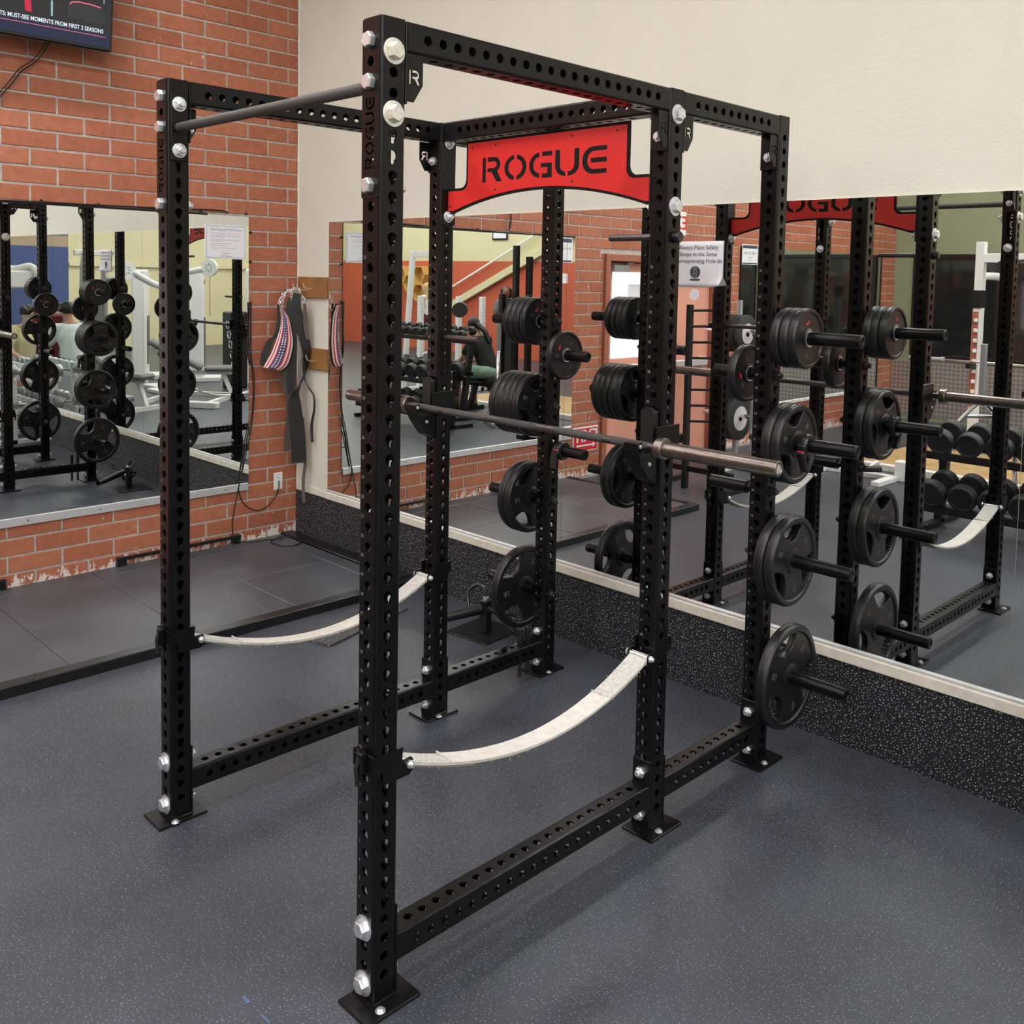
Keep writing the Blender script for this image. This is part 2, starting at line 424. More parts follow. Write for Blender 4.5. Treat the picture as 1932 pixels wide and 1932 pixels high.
def arc(cx, cy, rx, ry, a0, a1, n=8):
    return [(cx+rx*math.cos(math.radians(a0+(a1-a0)*i/n)), cy+ry*math.sin(math.radians(a0+(a1-a0)*i/n))) for i in range(n+1)]
def rrect(x0, x1, y0, y1, r, n=4):
    return arc(x1-r, y1-r, r, r, 0, 90, n)+arc(x0+r, y1-r, r, r, 90, 180, n)+arc(x0+r, y0+r, r, r, 180, 270, n)+arc(x1-r, y0+r, r, r, 270, 360, n)
def circ(cx, cy, r, n=24): return [(cx+r*math.cos(2*PI*i/n), cy+r*math.sin(2*PI*i/n)) for i in range(n)]

# stencil letters in a unit box
L_R = [[(0, 0), (.17, 0), (.17, 1), (0, 1)],
       [(.26, 1), (.62, 1)]+arc(.62, .70, .30, .30, 90, -62, 8)+[(1.0, 0), (.74, 0), (.46, .40), (.26, .40), (.26, .56), (.60, .56)]+arc(.60, .69, .13, .13, -90, 90, 6)+[(.26, .82)]]
def half_o(sx, cx=.5):
    return [(cx+sx*(x-.5), y) for x, y in arc(.5, .5, .5, .5, 97, 263, 10)+arc(.5, .5, .32, .33, 259, 101, 10)]
L_O = [half_o(1), half_o(-1)[::-1]]
L_G = [half_o(1), [(.56, 1), (.98, 1), (.98, .83), (.56, .83)], [(.50, .56), (.98, .56), (.98, 0), (.56, 0), (.56, .17), (.79, .17), (.79, .40), (.50, .40)]]
L_U = [[(0, 1), (.20, 1), (.20, .40)]+arc(.44, .40, .24, .23, 180, 262, 6)+[(.46, 0)]+arc(.44, .40, .44, .40, 270, 180, 6),
       [(1, 1), (1, .40)]+arc(.56, .40, .44, .40, 0, -90, 6)+[(.54, 0), (.54, .17)]+arc(.56, .40, .24, .23, -82, 0, 6)+[(.80, 1)]]
L_E = [[(1, 1), (.44, 1)]+arc(.44, .5, .44, .5, 90, 270, 12)+[(1, 0), (1, .17), (.48, .17)]+arc(.48, .5, .27, .33, 270, 90, 10)+[(1, .83)],
       [(.36, .41), (1, .41), (1, .58), (.36, .58)]]
WORD = [(L_R, .92), (L_O, 1.0), (L_G, 1.0), (L_U, .98), (L_E, .95)]
def word_polys(height, wid, gap):
    """ROGUE as polygons, origin at left bottom"""
    x = 0; out = []
    for L_, wf in WORD:
        for pl in L_: out.append([(x+px*wid*wf, py*height) for px, py in pl])
        x += wid*wf+gap
    return out, x-gap
# ================================================================== THE ROOM
def sbox(name, m, *a, **k): return struct(MB().box(*a, **k).build(name, m))
sbox('floor', 'floor_rubber', XB-.3, XE+.2, YO-.2, YWALL+.2, -.12, 0)
sbox('ceiling', 'ceiling_white', XB-.3, XE+.2, YO-.2, YWALL+.2, CEIL, CEIL+.1)
sbox('wall_back', 'cream_wall', XB-.3, XE+.2, YWALL, YWALL+.2, 0, CEIL)
# left wall: mortar core with an opening for the exit door
DY0, DY1, DZ = -3.10, -1.13, 2.15
lw = MB()
lw.box(XB-.25, XB-.006, DY1, YWALL, 0, CEIL); lw.box(XB-.25, XB-.006, YG-.1, DY0, 0, CEIL); lw.box(XB-.25, XB-.006, DY0, DY1, DZ, CEIL)
wall_left = struct(lw.build('wall_left', 'mortar'))
# bricks, running bond
BL, BH, BZ = .3098, .1036, .119
MIR1 = (-.70, 1.868, .425, 2.292); MIR2 = (-7.08, -3.52, .46, 2.30)
def brick_geo(y0, y1, z0, z1):
    c = .004; x0 = XB-.008; x1 = XB
    v = [(x0, y0, z0), (x0, y1, z0), (x0, y1, z1), (x0, y0, z1), (x1, y0+c, z0+c), (x1, y1-c, z0+c), (x1, y1-c, z1-c), (x1, y0+c, z1-c)]
    return v, [(4, 5, 6, 7), (0, 1, 5, 4), (1, 2, 6, 5), (2, 3, 7, 6), (3, 0, 4, 7)]
bricks = []
for k in range(-1, 43):
    z0 = BZ+k*BH; z1 = z0+BH
    off = .317 if k % 2 == 0 else .472
    for n in range(-27, 8):
        y0 = off+n*BL; y1 = y0+BL
        y0 = max(y0, YG); y1 = min(y1, YWALL-.004)
        if y1-y0 < .03: continue
        zz0 = max(z0+.005, .0); zz1 = min(z1-.005, CEIL)
        segs = [(y0+.005, y1-.005)]
        if zz0 < DZ:
            if zz1 > DZ and y0 < DY1 and y1 > DY0: zz1 = DZ
            sg = []
            for a, b in segs:
                if a < DY0 and b > DY0: sg.append((a, DY0))
                if a < DY1 and b > DY1: sg.append((DY1, b))
                if b <= DY0 or a >= DY1: sg.append((a, b))
            segs = sg if z0 < DZ-.02 else segs
        for a, b in segs:
            if b-a < .02 or zz1-zz0 < .02: continue
            if any(a > m[0] and b < m[1] and zz0 > m[2] and zz1 < m[3] for m in (MIR1, MIR2)): continue
            bricks.append((a, b, zz0, zz1))
def bdist(b):
    y, z = (b[0]+b[1])/2, (b[2]+b[3])/2
    p = Vector((XB, y, z))-CAM; d = p.length
    cz = p.dot(_f); v = 966-323-FPX*p.dot(U2)/cz; u = 972+FPX*p.dot(R2)/cz
    if -60 < u < 640 and v > -40: return d
    return d + 20 + (0 if y < 1.9 and z < 3 else 30)      # next: those the big mirror shows
bricks.sort(key=bdist)
brick_cache = {}
rest = MB()
for i, (a, b, c0, c1) in enumerate(bricks):
    if i < 300:
        key = (round(b-a, 4), round(c1-c0, 4))
        if key not in brick_cache:
            h, g = (b-a)/2, (c1-c0)/2; v, f = brick_geo(-h, h, -g, g)
            brick_cache[key] = MB().add([(p[0]-XB, p[1], p[2]) for p in v], f).mesh('brick', 'brick_red')
        o = place(brick_cache[key], 'brick', (XB+random.uniform(-.0015, .0015), (a+b)/2, (c0+c1)/2), wall_left)
        o.rotation_euler = (random.uniform(-.002, .002), random.uniform(-.004, .004), random.uniform(-.003, .003))
    else: rest.add(*brick_geo(a, b, c0, c1))
stuff(rest.build('brick_courses', 'brick_red', wall_left))
# paint line in the corner
struct(MB().tube([(XB+.002, YWALL-.003, z/20+random.uniform(-.01, .01)) for z in range(0, 92)], [random.uniform(.003, .009) for _ in range(92)], 5).build('trim_1', 'caulk'))

# rubber skirting on the mirror wall and the ledge under the mirror
struct(MB().box(XB+.004, 6.5, YW-.008, YWALL, 0, .352).build('baseboard_back', 'wall_rubber'))
struct(MB().box(-3.62, 5.32, YW-.022, YWALL, .354, .402, .004).build('trim_2', 'white_trim'))
struct(MB().box(-3.62, 5.32, YW-.012, YWALL, .402, .414, .002).build('trim_3', 'alu'))
struct(MB().box(XB+.004, -3.62, YW-.004, YWALL, .352, .395).build('trim_4', 'cream_wall'))

# other walls (seen only in the mirrors)
sbox('wall_rear', 'olive_wall', XB-.3, XGE, YG-.1, YG, 0, CEIL)
sbox('wall_return', 'orange_wall', XGE-.1, XGE, YO, YG-.1, 0, CEIL)
sbox('wall_rear_right', 'orange_wall', XGE-.1, XE+.2, YO-.1, YO, 0, 2.25)
sbox('wall_rear_upper', 'yellow_wall', XGE, XE+.2, YO-.1, YO-.002, 2.25, CEIL)
sbox('wall_right', 'yellow_wall', XE, XE+.1, YO, -2.3, 0, CEIL)
sbox('wall_right_near', 'blue_wall', XE, XE+.1, -2.3, YWALL, 0, 2.38)
sbox('wall_right_band', 'tan_wall', XE, XE+.1, -2.3, YWALL, 2.38, 2.62)
sbox('wall_right_upper', 'greyblue_wall', XE, XE+.1, -2.3, YWALL, 2.62, CEIL)
sbox('trim_5', 'yellow_wall', XE-.06, XE, YO, -2.3, 1.95, 2.03)
# tread plate wainscot and dark windows on the green wall
struct(MB().box(XB+.002, 1.9, YG, YG+.006, .06, .83).build('wall_rear_wainscot', 'tread_plate'))
def dark_window(i, x0, x1, z0, z1):
    o = struct(MB().box(x0, x1, YG+.004, YG+.012, z0, z1).build('window_%d' % i, 'dark_glass'))
    f = MB(); t = .06
    f.box(x0-t, x1+t, YG, YG+.04, z0-t, z0, .006); f.box(x0-t, x1+t, YG, YG+.04, z1, z1+t, .006)
    f.box(x0-t, x0, YG, YG+.04, z0, z1, .006); f.box(x1, x1+t, YG, YG+.04, z0, z1, .006)
    f.build('window_frame', 'frame_black', o)
dark_window(1, -3.68, -1.9, .93, 2.27)
dark_window(2, -1.7, .2, .93, 2.27)
dark_window(3, .4, 1.7, .93, 2.27)

# ceiling light fixtures
lf = MB().box(-.17, .17, -.63, .63, 0, .05, .01).mesh('housing', 'frame_white')
ld = MB().box(-.15, .15, -.60, .60, -.012, 0).mesh('diffuser', 'light_panel')
for x in (-3.05, -1.0, 1.05, 3.1, 5.15, 7.2, 9.25, 11.3):
    for y in (-.15, -2.95, -5.8, -8.4):
        if y < YG and x < XGE: continue
        t = thing('ceiling_light', (x, y, CEIL-.05), 'white rectangular ceiling light panel over the gym floor', 'ceiling light', 'ceiling light panels')
        local(lf, 'housing', (0, 0, 0), t); local(ld, 'diffuser', (0, 0, 0), t)

# ------------------------------------------------------------------ mirrors
def wall_mirror_y(x0, x1, label):
    o = tag(MB().box(x0+.0012, x1-.0012, YW, YWALL-.001, .414, 2.262).build('wall_mirror', 'mirror_silver'), label, 'mirror', 'mirror panels on the cream wall')
wall_mirror_y(-3.617, -1.420, 'tall mirror panel beside the hanging belts on the cream wall')
wall_mirror_y(-1.420, .820, 'wide mirror panel behind the rear uprights, with the strap notice on it')
wall_mirror_y(.820, 3.06, 'mirror panel right of the thin seam at the right edge of the picture')
wall_mirror_y(3.06, 5.30, 'mirror panel farthest from the brick corner')
def wall_mirror_x(m, label, trim):
    t = thing('wall_mirror', (XB, (m[0]+m[1])/2, m[2]), label, 'mirror', 'mirrors on the brick wall')
    MB().box(XB-.002, XB+.006, m[0], m[1], m[2], m[3]).build('glass', 'mirror_silver', t)
    if trim:
        f = MB(); f.box(XB, XB+.016, m[0], m[1]-.006, m[2]-.045, m[2]+.004, .002); f.build('bottom_rail', 'alu', t)
        for i in range(6):
            y = m[1]-.18-i*.42; MB().cyl((XB+.014, y, m[2]-.02), (XB+.0175, y, m[2]-.02), .0045, 8).build('screw', 'frame_black', t)
        MB().box(XB, XB+.010, m[0], m[1]-.30, m[3]-.004, m[3]+.010, .002).build('top_rail', 'frame_black', t)
        for i in range(5):
            y = m[1]-.02-i*.33; MB().cyl((XB, y, m[3]+.020), (XB+.012, y, m[3]+.020), .008, 7).build('clip', 'frame_black', t)
        for z in (2.18, 1.98, 1.70, 1.29):
            MB().cyl((XB, m[1]+.012, z), (XB+.012, m[1]+.012, z), .010, 7).build('clip', 'frame_black', t)
    else:
        MB().box(XB, XB+.02, m[0]-.02, m[1]+.02, m[2]-.04, m[2], .004).build('sill', 'white_scuffed', t)
        f = MB(); f.box(XB, XB+.014, m[0]-.02, m[0], m[2], m[3]); f.box(XB, XB+.014, m[1], m[1]+.02, m[2], m[3]); f.build('side_frame', 'frame_black', t)
wall_mirror_x((MIR1[0], MIR1[1], .447, 2.285), 'large mirror on the brick wall below the television', True)
wall_mirror_x((MIR2[0], MIR2[1], MIR2[2], MIR2[3]), 'long mirror on the brick wall past the exit door', False)

# ------------------------------------------------------------------ exit door in the brick wall
dr = MB(); fx0, fx1 = XB-.20, XB+.03
dr.box(fx0, fx1, DY1-.07, DY1, 0, DZ, .005); dr.box(fx0, fx1, DY0, DY0+.07, 0, DZ, .005); dr.box(fx0, fx1, DY0+.07, DY1-.07, DZ-.07, DZ, .005)
door_1 = struct(dr.build('door_1', 'salmon_dark'))
ym = -2.02
for (a, b, glass) in ((ym+.005, DY1-.075, True), (DY0+.075, ym-.005, False)):
    lv = MB(); x0, x1 = XB-.12, XB-.075; gz0, gz1 = 1.12, 1.98
    if glass:
        lv.box(x0, x1, a, a+.14, .02, DZ-.08, .003); lv.box(x0, x1, b-.14, b, .02, DZ-.08, .003); lv.box(x0, x1, a+.14, b-.14, .02, gz0, .003); lv.box(x0, x1, a+.14, b-.14, gz1, DZ-.08, .003)
    else: lv.box(x0, x1, a, b, .02, DZ-.08, .003)
    o = lv.build('door_leaf', 'salmon', door_1)
    if glass:
        MB().box(x0+.015, x1-.015, a+.14, b-.14, gz0, gz1).build('door_pane', 'daylight_glow', o)
        MB().box(x1, x1+.004, a+.22, a+.42, 1.4, 1.86).build('door_notice', 'paper', o)
    pb = MB(); pb.box(x1+.03, x1+.07, a+.08, b-.08, .98, 1.06, .01); pb.box(x1, x1+.05, a+.08, a+.18, .96, 1.08, .01); pb.build('push_bar', 'alu', o)
    cl = MB(); cl.box(x1, x1+.06, b-.34, b-.10, DZ-.17, DZ-.10, .008); cl.bar((x1+.05, b-.30, DZ-.09), (x1+.03, b-.60, DZ-.05), .03, .012); cl.build('door_closer', 'steel_grey', o)
# bright vestibule strip beside the leaves
struct(MB().box(XB-.14, XB-.13, DY0+.07, DY1-.07, 0, DZ-.07).build('door_backing', 'pink_wall'))

def paper_x(name, y0, y1, z0, z1, label, lines, x=XB, thick=.002):
    """notice flat on the brick wall side (plane x); lines: (text, size, y fraction, material)"""
    t = thing(name, (x+.001, (y0+y1)/2, z0), label, 'sign')
    MB().box(x+.0005, x+.0005+thick, y0, y1, z0, z1).build('sheet', 'paper', t)
    by = {}
    for s, size, fr, m, al in lines:
        mb = by.setdefault(m, MB())
        yy = y0+(.5 if al == 'CENTER' else .12)*(y1-y0)
        M = T(x+thick+.0012, yy, z0+fr*(z1-z0)) @ RZ(PI/2) @ RX(PI/2)
        put_txt(mb, s, size, M, al)
    for m, mb in by.items(): mb.build('lettering', m, t)
    return t
n = paper_x('notice', 1.547, 1.847, 1.995, 2.222, 'framed Gym Etiquette Reminders notice taped on the brick wall mirror', [
    ('Gym Etiquette Reminders', .0215, .86, 'ink_blue', 'CENTER'),
    ('•  Wipe down all equipment after use. Respect others and staff.', .0083, .75, 'ink_red', 'LEFT'),
    ('•  Return weights and plates to their racks. Please do not drop', .0083, .68, 'ink', 'LEFT'),
    ('weights. Use collars at all times.', .0083, .64, 'ink_red', 'LEFT'),
    ('•  Share the equipment between sets and limit your time when', .0083, .56, 'ink', 'LEFT'),
    ('others are waiting to use it.', .0083, .52, 'ink_red', 'LEFT'),
    ('•  Proper gym attire and shoes are required.', .0083, .45, 'ink', 'LEFT'),
    ('•  No food or glass on the gym floor.', .0083, .39, 'ink', 'LEFT'),
    ('•  Keep bags and personal items off the floor and in lockers.', .0083, .32, 'ink_red', 'LEFT'),
    ('Thank You', .012, .17, 'ink', 'CENTER'), ('Facility Management', .010, .09, 'ink', 'CENTER')], x=XB+.006)
fr = MB(); y0, y1, z0, z1, xx = 1.556, 1.838, 2.003, 2.214, XB+.0092
for a in ((y0, y1, z0, z0+.002), (y0, y1, z1-.002, z1), (y0, y0+.002, z0, z1), (y1-.002, y1, z0, z1)): fr.box(xx, xx+.0006, *a)
fr.build('border', 'ink_blue', n)

def paper_y(name, x0, x1, z0, z1, label, lines, y=YW):
    t = thing(name, ((x0+x1)/2, y-.001, z0), label, 'sign')
    # sheet with a curled lower right corner
    v = []; f = []; NX, NZ = 10, 10
    for j in range(NZ+1):
        for i in range(NX+1):
            a, b = i/NX, j/NZ; cu = max(0, (a-.72)/.28)*max(0, (.22-b)/.22)
            v.append((x0+a*(x1-x0), y-.0025-.03*cu, z0+b*(z1-z0)+.012*cu))
    f = [(j*(NX+1)+i, j*(NX+1)+i+1, (j+1)*(NX+1)+i+1, (j+1)*(NX+1)+i) for j in range(NZ) for i in range(NX)]
    o = MB().add(v, f).build('sheet', 'paper', t, 40)
    md = o.modifiers.new('thick', 'SOLIDIFY'); md.thickness = .0008
    by = {}
    for s, size, fr_, m in lines:
        mb = by.setdefault(m, MB()); put_txt(mb, s, size, T((x0+x1)/2, y-.0042, z0+fr_*(z1-z0)) @ RX(PI/2), 'CENTER')
    for m, mb in by.items(): mb.build('lettering', m, t)
    return t
n = paper_y('notice', -.738, -.467, 1.884, 2.096, 'white paper notice about safety straps and hole numbers, taped to the mirror', [
    ('Always Place Safety', .0275, .86, 'ink'), ('Straps in the Same', .0275, .715, 'ink'), ('Corresponding Hole #s', .0275, .57, 'ink')])
pic = MB(); cx, cz, yy = -.615, 1.954, YW-.0042
pic.prism(circ(0, 0, .028, 24), T(cx, yy, cz) @ RX(PI/2), .0004); pic.box(cx-.027, cx+.027, yy-.0004, yy, cz-.039, cz-.031); pic.build('picture_disc', 'ink', n)
pic = MB(); pic.box(cx-.012, cx+.012, yy-.0010, yy-.0005, cz-.027, cz+.027); pic.build('picture_upright', 'pad_grey', n)
pic = MB(); pic.prism(circ(0, 0, .005, 12), T(cx, yy-.0011, cz+.004) @ RX(PI/2), .0004); pic.prism(circ(0, 0, .005, 12), T(cx, yy-.0011, cz-.016) @ RX(PI/2), .0004); pic.build('picture_hole', 'ink', n)
st = tag(MB().prism(circ(0, 0, .027, 24), T(-.618, YW-.0005, 1.850) @ RX(PI/2), .0012).build('sticker', 'paper'), 'small round white sticker on the mirror under the strap notice', 'sticker')

# exit sign low on the brick, second exit sign and posters past it
def exit_sign(y0, y1, z0, z1, label, arrow):
    t = thing('exit_sign', (XB, (y0+y1)/2, z0), label, 'sign')
    MB().box(XB, XB+.012, y0, y1, z0, z1, .003).build('panel', 'outlet_white', t)
    MB().box(XB+.012, XB+.0135, y0+.012, y1-.012, z0+.012, z1-.012).build('field', 'exit_red' if arrow else 'outlet_white', t)
    mb = MB(); M = T(XB+.0145, (y0+y1)/2, z0+(.62 if arrow else .5)*(z1-z0)) @ RZ(PI/2) @ RX(PI/2)
    put_txt(mb, 'EXIT', (z1-z0)*(.70 if arrow else .8), M, 'CENTER', .003)
    if arrow:
        zc = z0+.06; x = XB+.0137
        ar = MB(); ar.add([(x+.001, p, q) for p, q in ((y0+.035, zc), (y0+.08, zc-.025), (y0+.08, zc-.008), (y1-.05, zc-.008), (y1-.05, zc+.008), (y0+.08, zc+.008), (y0+.08, zc+.025))], [tuple(range(7))]); ar.build('arrow', 'outlet_white', t)
    mb.build('lettering', 'outlet_white' if arrow else 'exit_red', t)
exit_sign(-1.085, -.725, .262, .498, 'red EXIT sign with an arrow, low on the brick beside the door', True)
exit_sign(-2.43, -2.06, 2.375, 2.62, 'white EXIT sign with red letters above the door', False)
paper_x('poster', -3.86, -3.53, 2.10, 2.33, 'black and white framed poster at the near top corner of the far brick mirror', [('WIPE DOWN', .045, .55, 'ink', 'CENTER'), ('equipment', .022, .36, 'ink', 'CENTER'), ('after use', .022, .22, 'ink', 'CENTER')], x=XB+.006)
paper_x('poster', -.66, -.50, 2.05, 2.28, 'small black and white poster at the far end of the brick mirror below the television', [('RE-RACK', .030, .55, 'ink', 'CENTER')], x=XB+.006)
paper_x('poster', -.60, -.52, 1.86, 1.95, 'small white card below the poster at the far end of the brick mirror', [('RULES', .015, .6, 'ink_red', 'CENTER')], x=XB+.006)

for p_ in [o for o in bpy.data.objects if o.name.startswith('poster') and o.parent is None]:
    sh_ = [k for k in p_.children if k.name.startswith('sheet')][0]; c_ = wloc(sh_); dx, dy, dz = sh_.dimensions
    ys_ = [v.co.y for v in sh_.data.vertices]; zs_ = [v.co.z for v in sh_.data.vertices]; y0, y1, z0, z1 = c_.y+min(ys_), c_.y+max(ys_), c_.z+min(zs_), c_.z+max(zs_)
    if z1-z0 < .15: continue
    for q0, q1 in ((.80, .95), (.03, .09)): MB().box(c_.x+.0012, c_.x+.0018, y0+.012, y1-.012, z0+q0*(z1-z0), z0+q1*(z1-z0)).build('print_band', 'ink', p_)
# outlet
t = thing('wall_outlet', (XB, 2.10, .37), 'white wall outlet plate on the brick near the corner', 'outlet')
MB().box(XB, XB+.008, 2.066, 2.136, .368, .492, .003).build('cover_plate', 'outlet_white', t)
mb = MB()
for z in (.405, .455):
    for y in (2.093, 2.108): mb.box(XB+.008, XB+.0085, y-.0015, y+.0015, z-.007, z+.007)
mb.cyl((XB+.008, 2.101, .43), (XB+.009, 2.101, .43), .003, 8); mb.build('slot', 'frame_black', t)

def smooth_path(pts, n=6):
    P = [Vector(p) for p in pts]; out = []
    for i in range(len(P)-1):
        a, b, c, d = P[max(i-1, 0)], P[i], P[i+1], P[min(i+2, len(P)-1)]
        for k in range(n):
            t_ = k/n; out.append(.5*((2*b)+(c-a)*t_+(2*a-5*b+4*c-d)*t_*t_+(3*b-a-3*c+d)*t_**3))
    return out+[P[-1]]
cab1 = [(-3.992, 1.868, 1.706), (-3.992, 1.871, 1.489), (-3.992, 1.868, 1.357), (-3.992, 1.884, 1.243), (-3.992, 1.894, 1.109), (-3.992, 1.884, .919), (-3.992, 1.842, .732), (-3.992, 1.811, .563), (-3.992, 1.78, .415), (-3.992, 1.749, .267), (-3.992, 1.737, .173), (-3.985, 1.749, .09), (-3.95, 1.80, .056), (-3.90, 1.95, .055), (-3.86, 2.05, .055)]
cab2 = [(-3.990, 1.876, 1.697), (-3.990, 1.879, 1.338), (-3.990, 1.899, 1.204), (-3.990, 1.902, 1.061), (-3.990, 1.880, .843), (-3.990, 1.843, .675), (-3.990, 1.80, .489), (-3.990, 1.784, .415), (-3.990, 1.822, .313), (-3.990, 1.917, .249), (-3.990, 2.003, .265), (-3.990, 2.068, .324), (-3.992, 2.098, .389), (-3.998, 2.101, .434)]
tag(MB().tube(smooth_path(cab1), .0042, 6).build('hanging_cable', 'cable', smooth=60), 'black cord hanging beside the brick mirror and lying onto the platform', 'cord')
tag(MB().tube(smooth_path(cab2), .0042, 6).build('looped_cable', 'cable', smooth=60), 'black cord looping up into the white outlet on the brick', 'cord')
ring = [(-3.785+.135*math.cos(a)*.9, 2.03+.095*math.sin(a), .052+.004*math.sin(3*a)) for a in [2*PI*i/28 for i in range(28)]]
tag(MB().tube(ring, .0045, 6, close=True).build('cable_loop', 'cable', smooth=60), 'coiled loop of dark cable lying on the platform in the corner', 'cord')
tvc = [(-3.90, .568, 3.25), (-3.97, .545, 3.16), (-3.982, .494, 3.089), (-3.982, .422, 3.026), (-3.982, .365, 2.943), (-3.982, .309, 2.87), (-3.982, .21, 2.72), (-3.985, .17, 2.42), (-3.985, .19, 2.30)]
tag(MB().tube(smooth_path(tvc), .004, 6).tube([(a+.004, b-.012, c+.012) for a, b, c in smooth_path(tvc)], .0035, 6).build('television_cable', 'cable', smooth=60), 'thin black cables trailing below the television on the brick', 'cord')
top = [(-4.0, .306, 2.292), (-4.0, 1.236, 2.306), (-4.0, 1.635, 2.317), (-4.0, 1.711, 2.301)]
tag(MB().tube(smooth_path(top), .005, 6).build('mirror_edge_cable', 'cable', smooth=60), 'black cable lying along the top edge of the brick mirror', 'cord')

# ------------------------------------------------------------------ television
tv = thing('television', (-3.85, .31, 3.17), 'wall television with a news ticker, high on the brick wall', 'television')
TVM = T(-3.815, .31, 3.185) @ RY(math.radians(7))
def tvbox(x0, x1, y0, y1, z0, z1, c=0.): return MB().box(x0, x1, y0, y1, z0, z1, c, TVM)
tvbox(-.055, 0, -.56, .56, 0, .65, .008).build('case', 'tv_case', tv)
def em(name, c, s):
    return mat(name, (0, 0, 0), .2, emit=c, estr=s)
em('scr_dark', (.022, .022, .026), 1.); em('scr_navy', (.012, .020, .062), 1.); em('scr_white', (.75, .85, .95), 1.); em('scr_pink', (.75, .16, .24), 1.); em('scr_red', (.62, .02, .06), 1.); em('scr_mid', (.032, .032, .037), 1.); em('scr_cyan', (.35, .5, .55), 1.)
tvbox(0, .001, -.545, .545, .022, .635).build('screen', 'scr_dark', tv)
tvbox(.001, .0014, -.545, .545, .022, .095).build('ticker_band', 'scr_navy', tv)
tvbox(.0014, .0018, -.545, .52, .078, .0815).build('ticker_line', 'scr_pink', tv)
mb = MB(); put_txt(mb, 'ITS: MUST-SEE MOMENTS FROM FIRST 2 SEASONS', .0285, TVM @ T(.002, .505, .108) @ RZ(PI/2) @ RX(PI/2) @ Matrix.Diagonal((.90, 1.12, 1, 1)), 'RIGHT', .0006); mb.build('ticker_text', 'scr_white', tv)
mb = MB(); M = TVM @ T(.0016, 0, 0) @ RZ(PI/2) @ RX(PI/2)
mb.prism([(.078, .145), (.112, .142), (.105, .22), (.070, .235)], M, .0004); mb.build('picture_figure', 'scr_red', tv)
mb = MB(); mb.prism([(.213, .142), (.223, .142), (.221, .225), (.211, .225)], M, .0004); mb.prism([(.500, .265), (.505, .265), (.505, .31), (.500, .31)], M, .0004); mb.build('picture_stripe', 'scr_cyan', tv)
mb = MB(); mb.tube([TVM @ Vector((.002, y, z)) for y, z in ((.312, .225), (.325, .240), (.36, .247), (.42, .247), (.485, .240))], .004, 5); mb.build('picture_car_roof', 'scr_pink', tv)
mb = MB(); mb.prism([(.30, .15), (.51, .15), (.51, .21), (.485, .236), (.33, .236), (.30, .21)], M, .0002); mb.build('picture_car', 'scr_mid', tv)
mb = MB(); mb.box(-4.012, -3.86, .22, .40, 3.36, 3.56, .01); mb.build('wall_mount', 'frame_black', tv)

# ------------------------------------------------------------------ lifting platform
pf = thing('lifting_platform', (-3.27, .76, 0), 'low platform of dark rubber tiles in a black steel frame along the brick wall', 'platform')
PY0, PY1, PX0, PX1, PZ = -.70, 2.215, XB+.012, -2.55, .047
def rail(a, b, w_, h, n_='frame_rail'):
    return MB().bar((a[0], a[1], h/2), (b[0], b[1], h/2), w_, h, .004).build(n_, 'frame_black', pf)
rail((PX1-.038, PY0), (PX1-.038, PY1), .076, .052); rail((PX0, PY1-.05), (PX1-.076, PY1-.05), .10, .060); rail((PX0, PY0+.03), (PX1-.076, PY0+.03), .06, .052)
for y in (-.35, .25, 1.75): MB().box(PX1-.001, PX1+.0008, y-.006, y+.006, .02, .034).build('rail_slot', 'letter_black', pf)
xs = [PX0+.002, -3.85, -3.24, PX1-.078]; ys = [PY0+.062, -.44, .17, .78, 1.39, 2.0, PY1-.102]
for i in range(3):
    for j in range(6):
        MB().box(xs[i]+.0015, xs[i+1]-.0015, ys[j]+.0015, ys[j+1]-.0015, 0, PZ+random.uniform(-.0008, .0008), .003).build('rubber_tile', 'tile_rubber', pf)
# black steel rails lying along the foot of the brick wall
rl = thing('steel_rail', (-3.99, 1.3, PZ), 'black flat steel rail lying along the foot of the brick wall', 'rail')
MB().box(XB+.012, XB+.035, .95, 1.80, PZ+.035, PZ+.055, .003).build('bar', 'frame_black', rl)
for y in (.97, 1.76): MB().box(XB+.012, XB+.045, y-.03, y+.03, PZ, PZ+.058, .003).build('foot_block', 'frame_black', rl)
rl = thing('steel_rail', (-3.99, 0, PZ), 'black steel rail at the far left foot of the brick wall', 'rail')
MB().box(XB+.012, XB+.035, -.5, .30, PZ+.035, PZ+.055, .003).build('bar', 'frame_black', rl)
for y in (-.47, .27): MB().box(XB+.012, XB+.045, y-.025, y+.025, PZ, PZ+.055, .003).build('foot_block', 'frame_black', rl)
# loose mat
tag(MB().prism([(-2.27, 1.215), (-2.10, 1.263), (-2.27, 1.90), (-2.47, 1.84)], T(0, 0, 0), .010).build('rubber_mat', 'mat_rubber'), 'small speckled rubber mat on the floor beside the platform edge', 'mat')

for (x, y, l, an, w_) in ((-.22, -.257, .032, 0, .0095), (-.127, -.2535, .036, .03, .007)): tag(MB().box(-l/2, l/2, -w_/2, w_/2, .0004, .0012, 0, T(x, y, 0) @ RZ(an)).build('paint_mark', 'blue_mark'), 'small blue paint scuff on the floor left of the near post, the %s one' % ('upper' if w_ > .009 else 'lower'), 'paint mark')
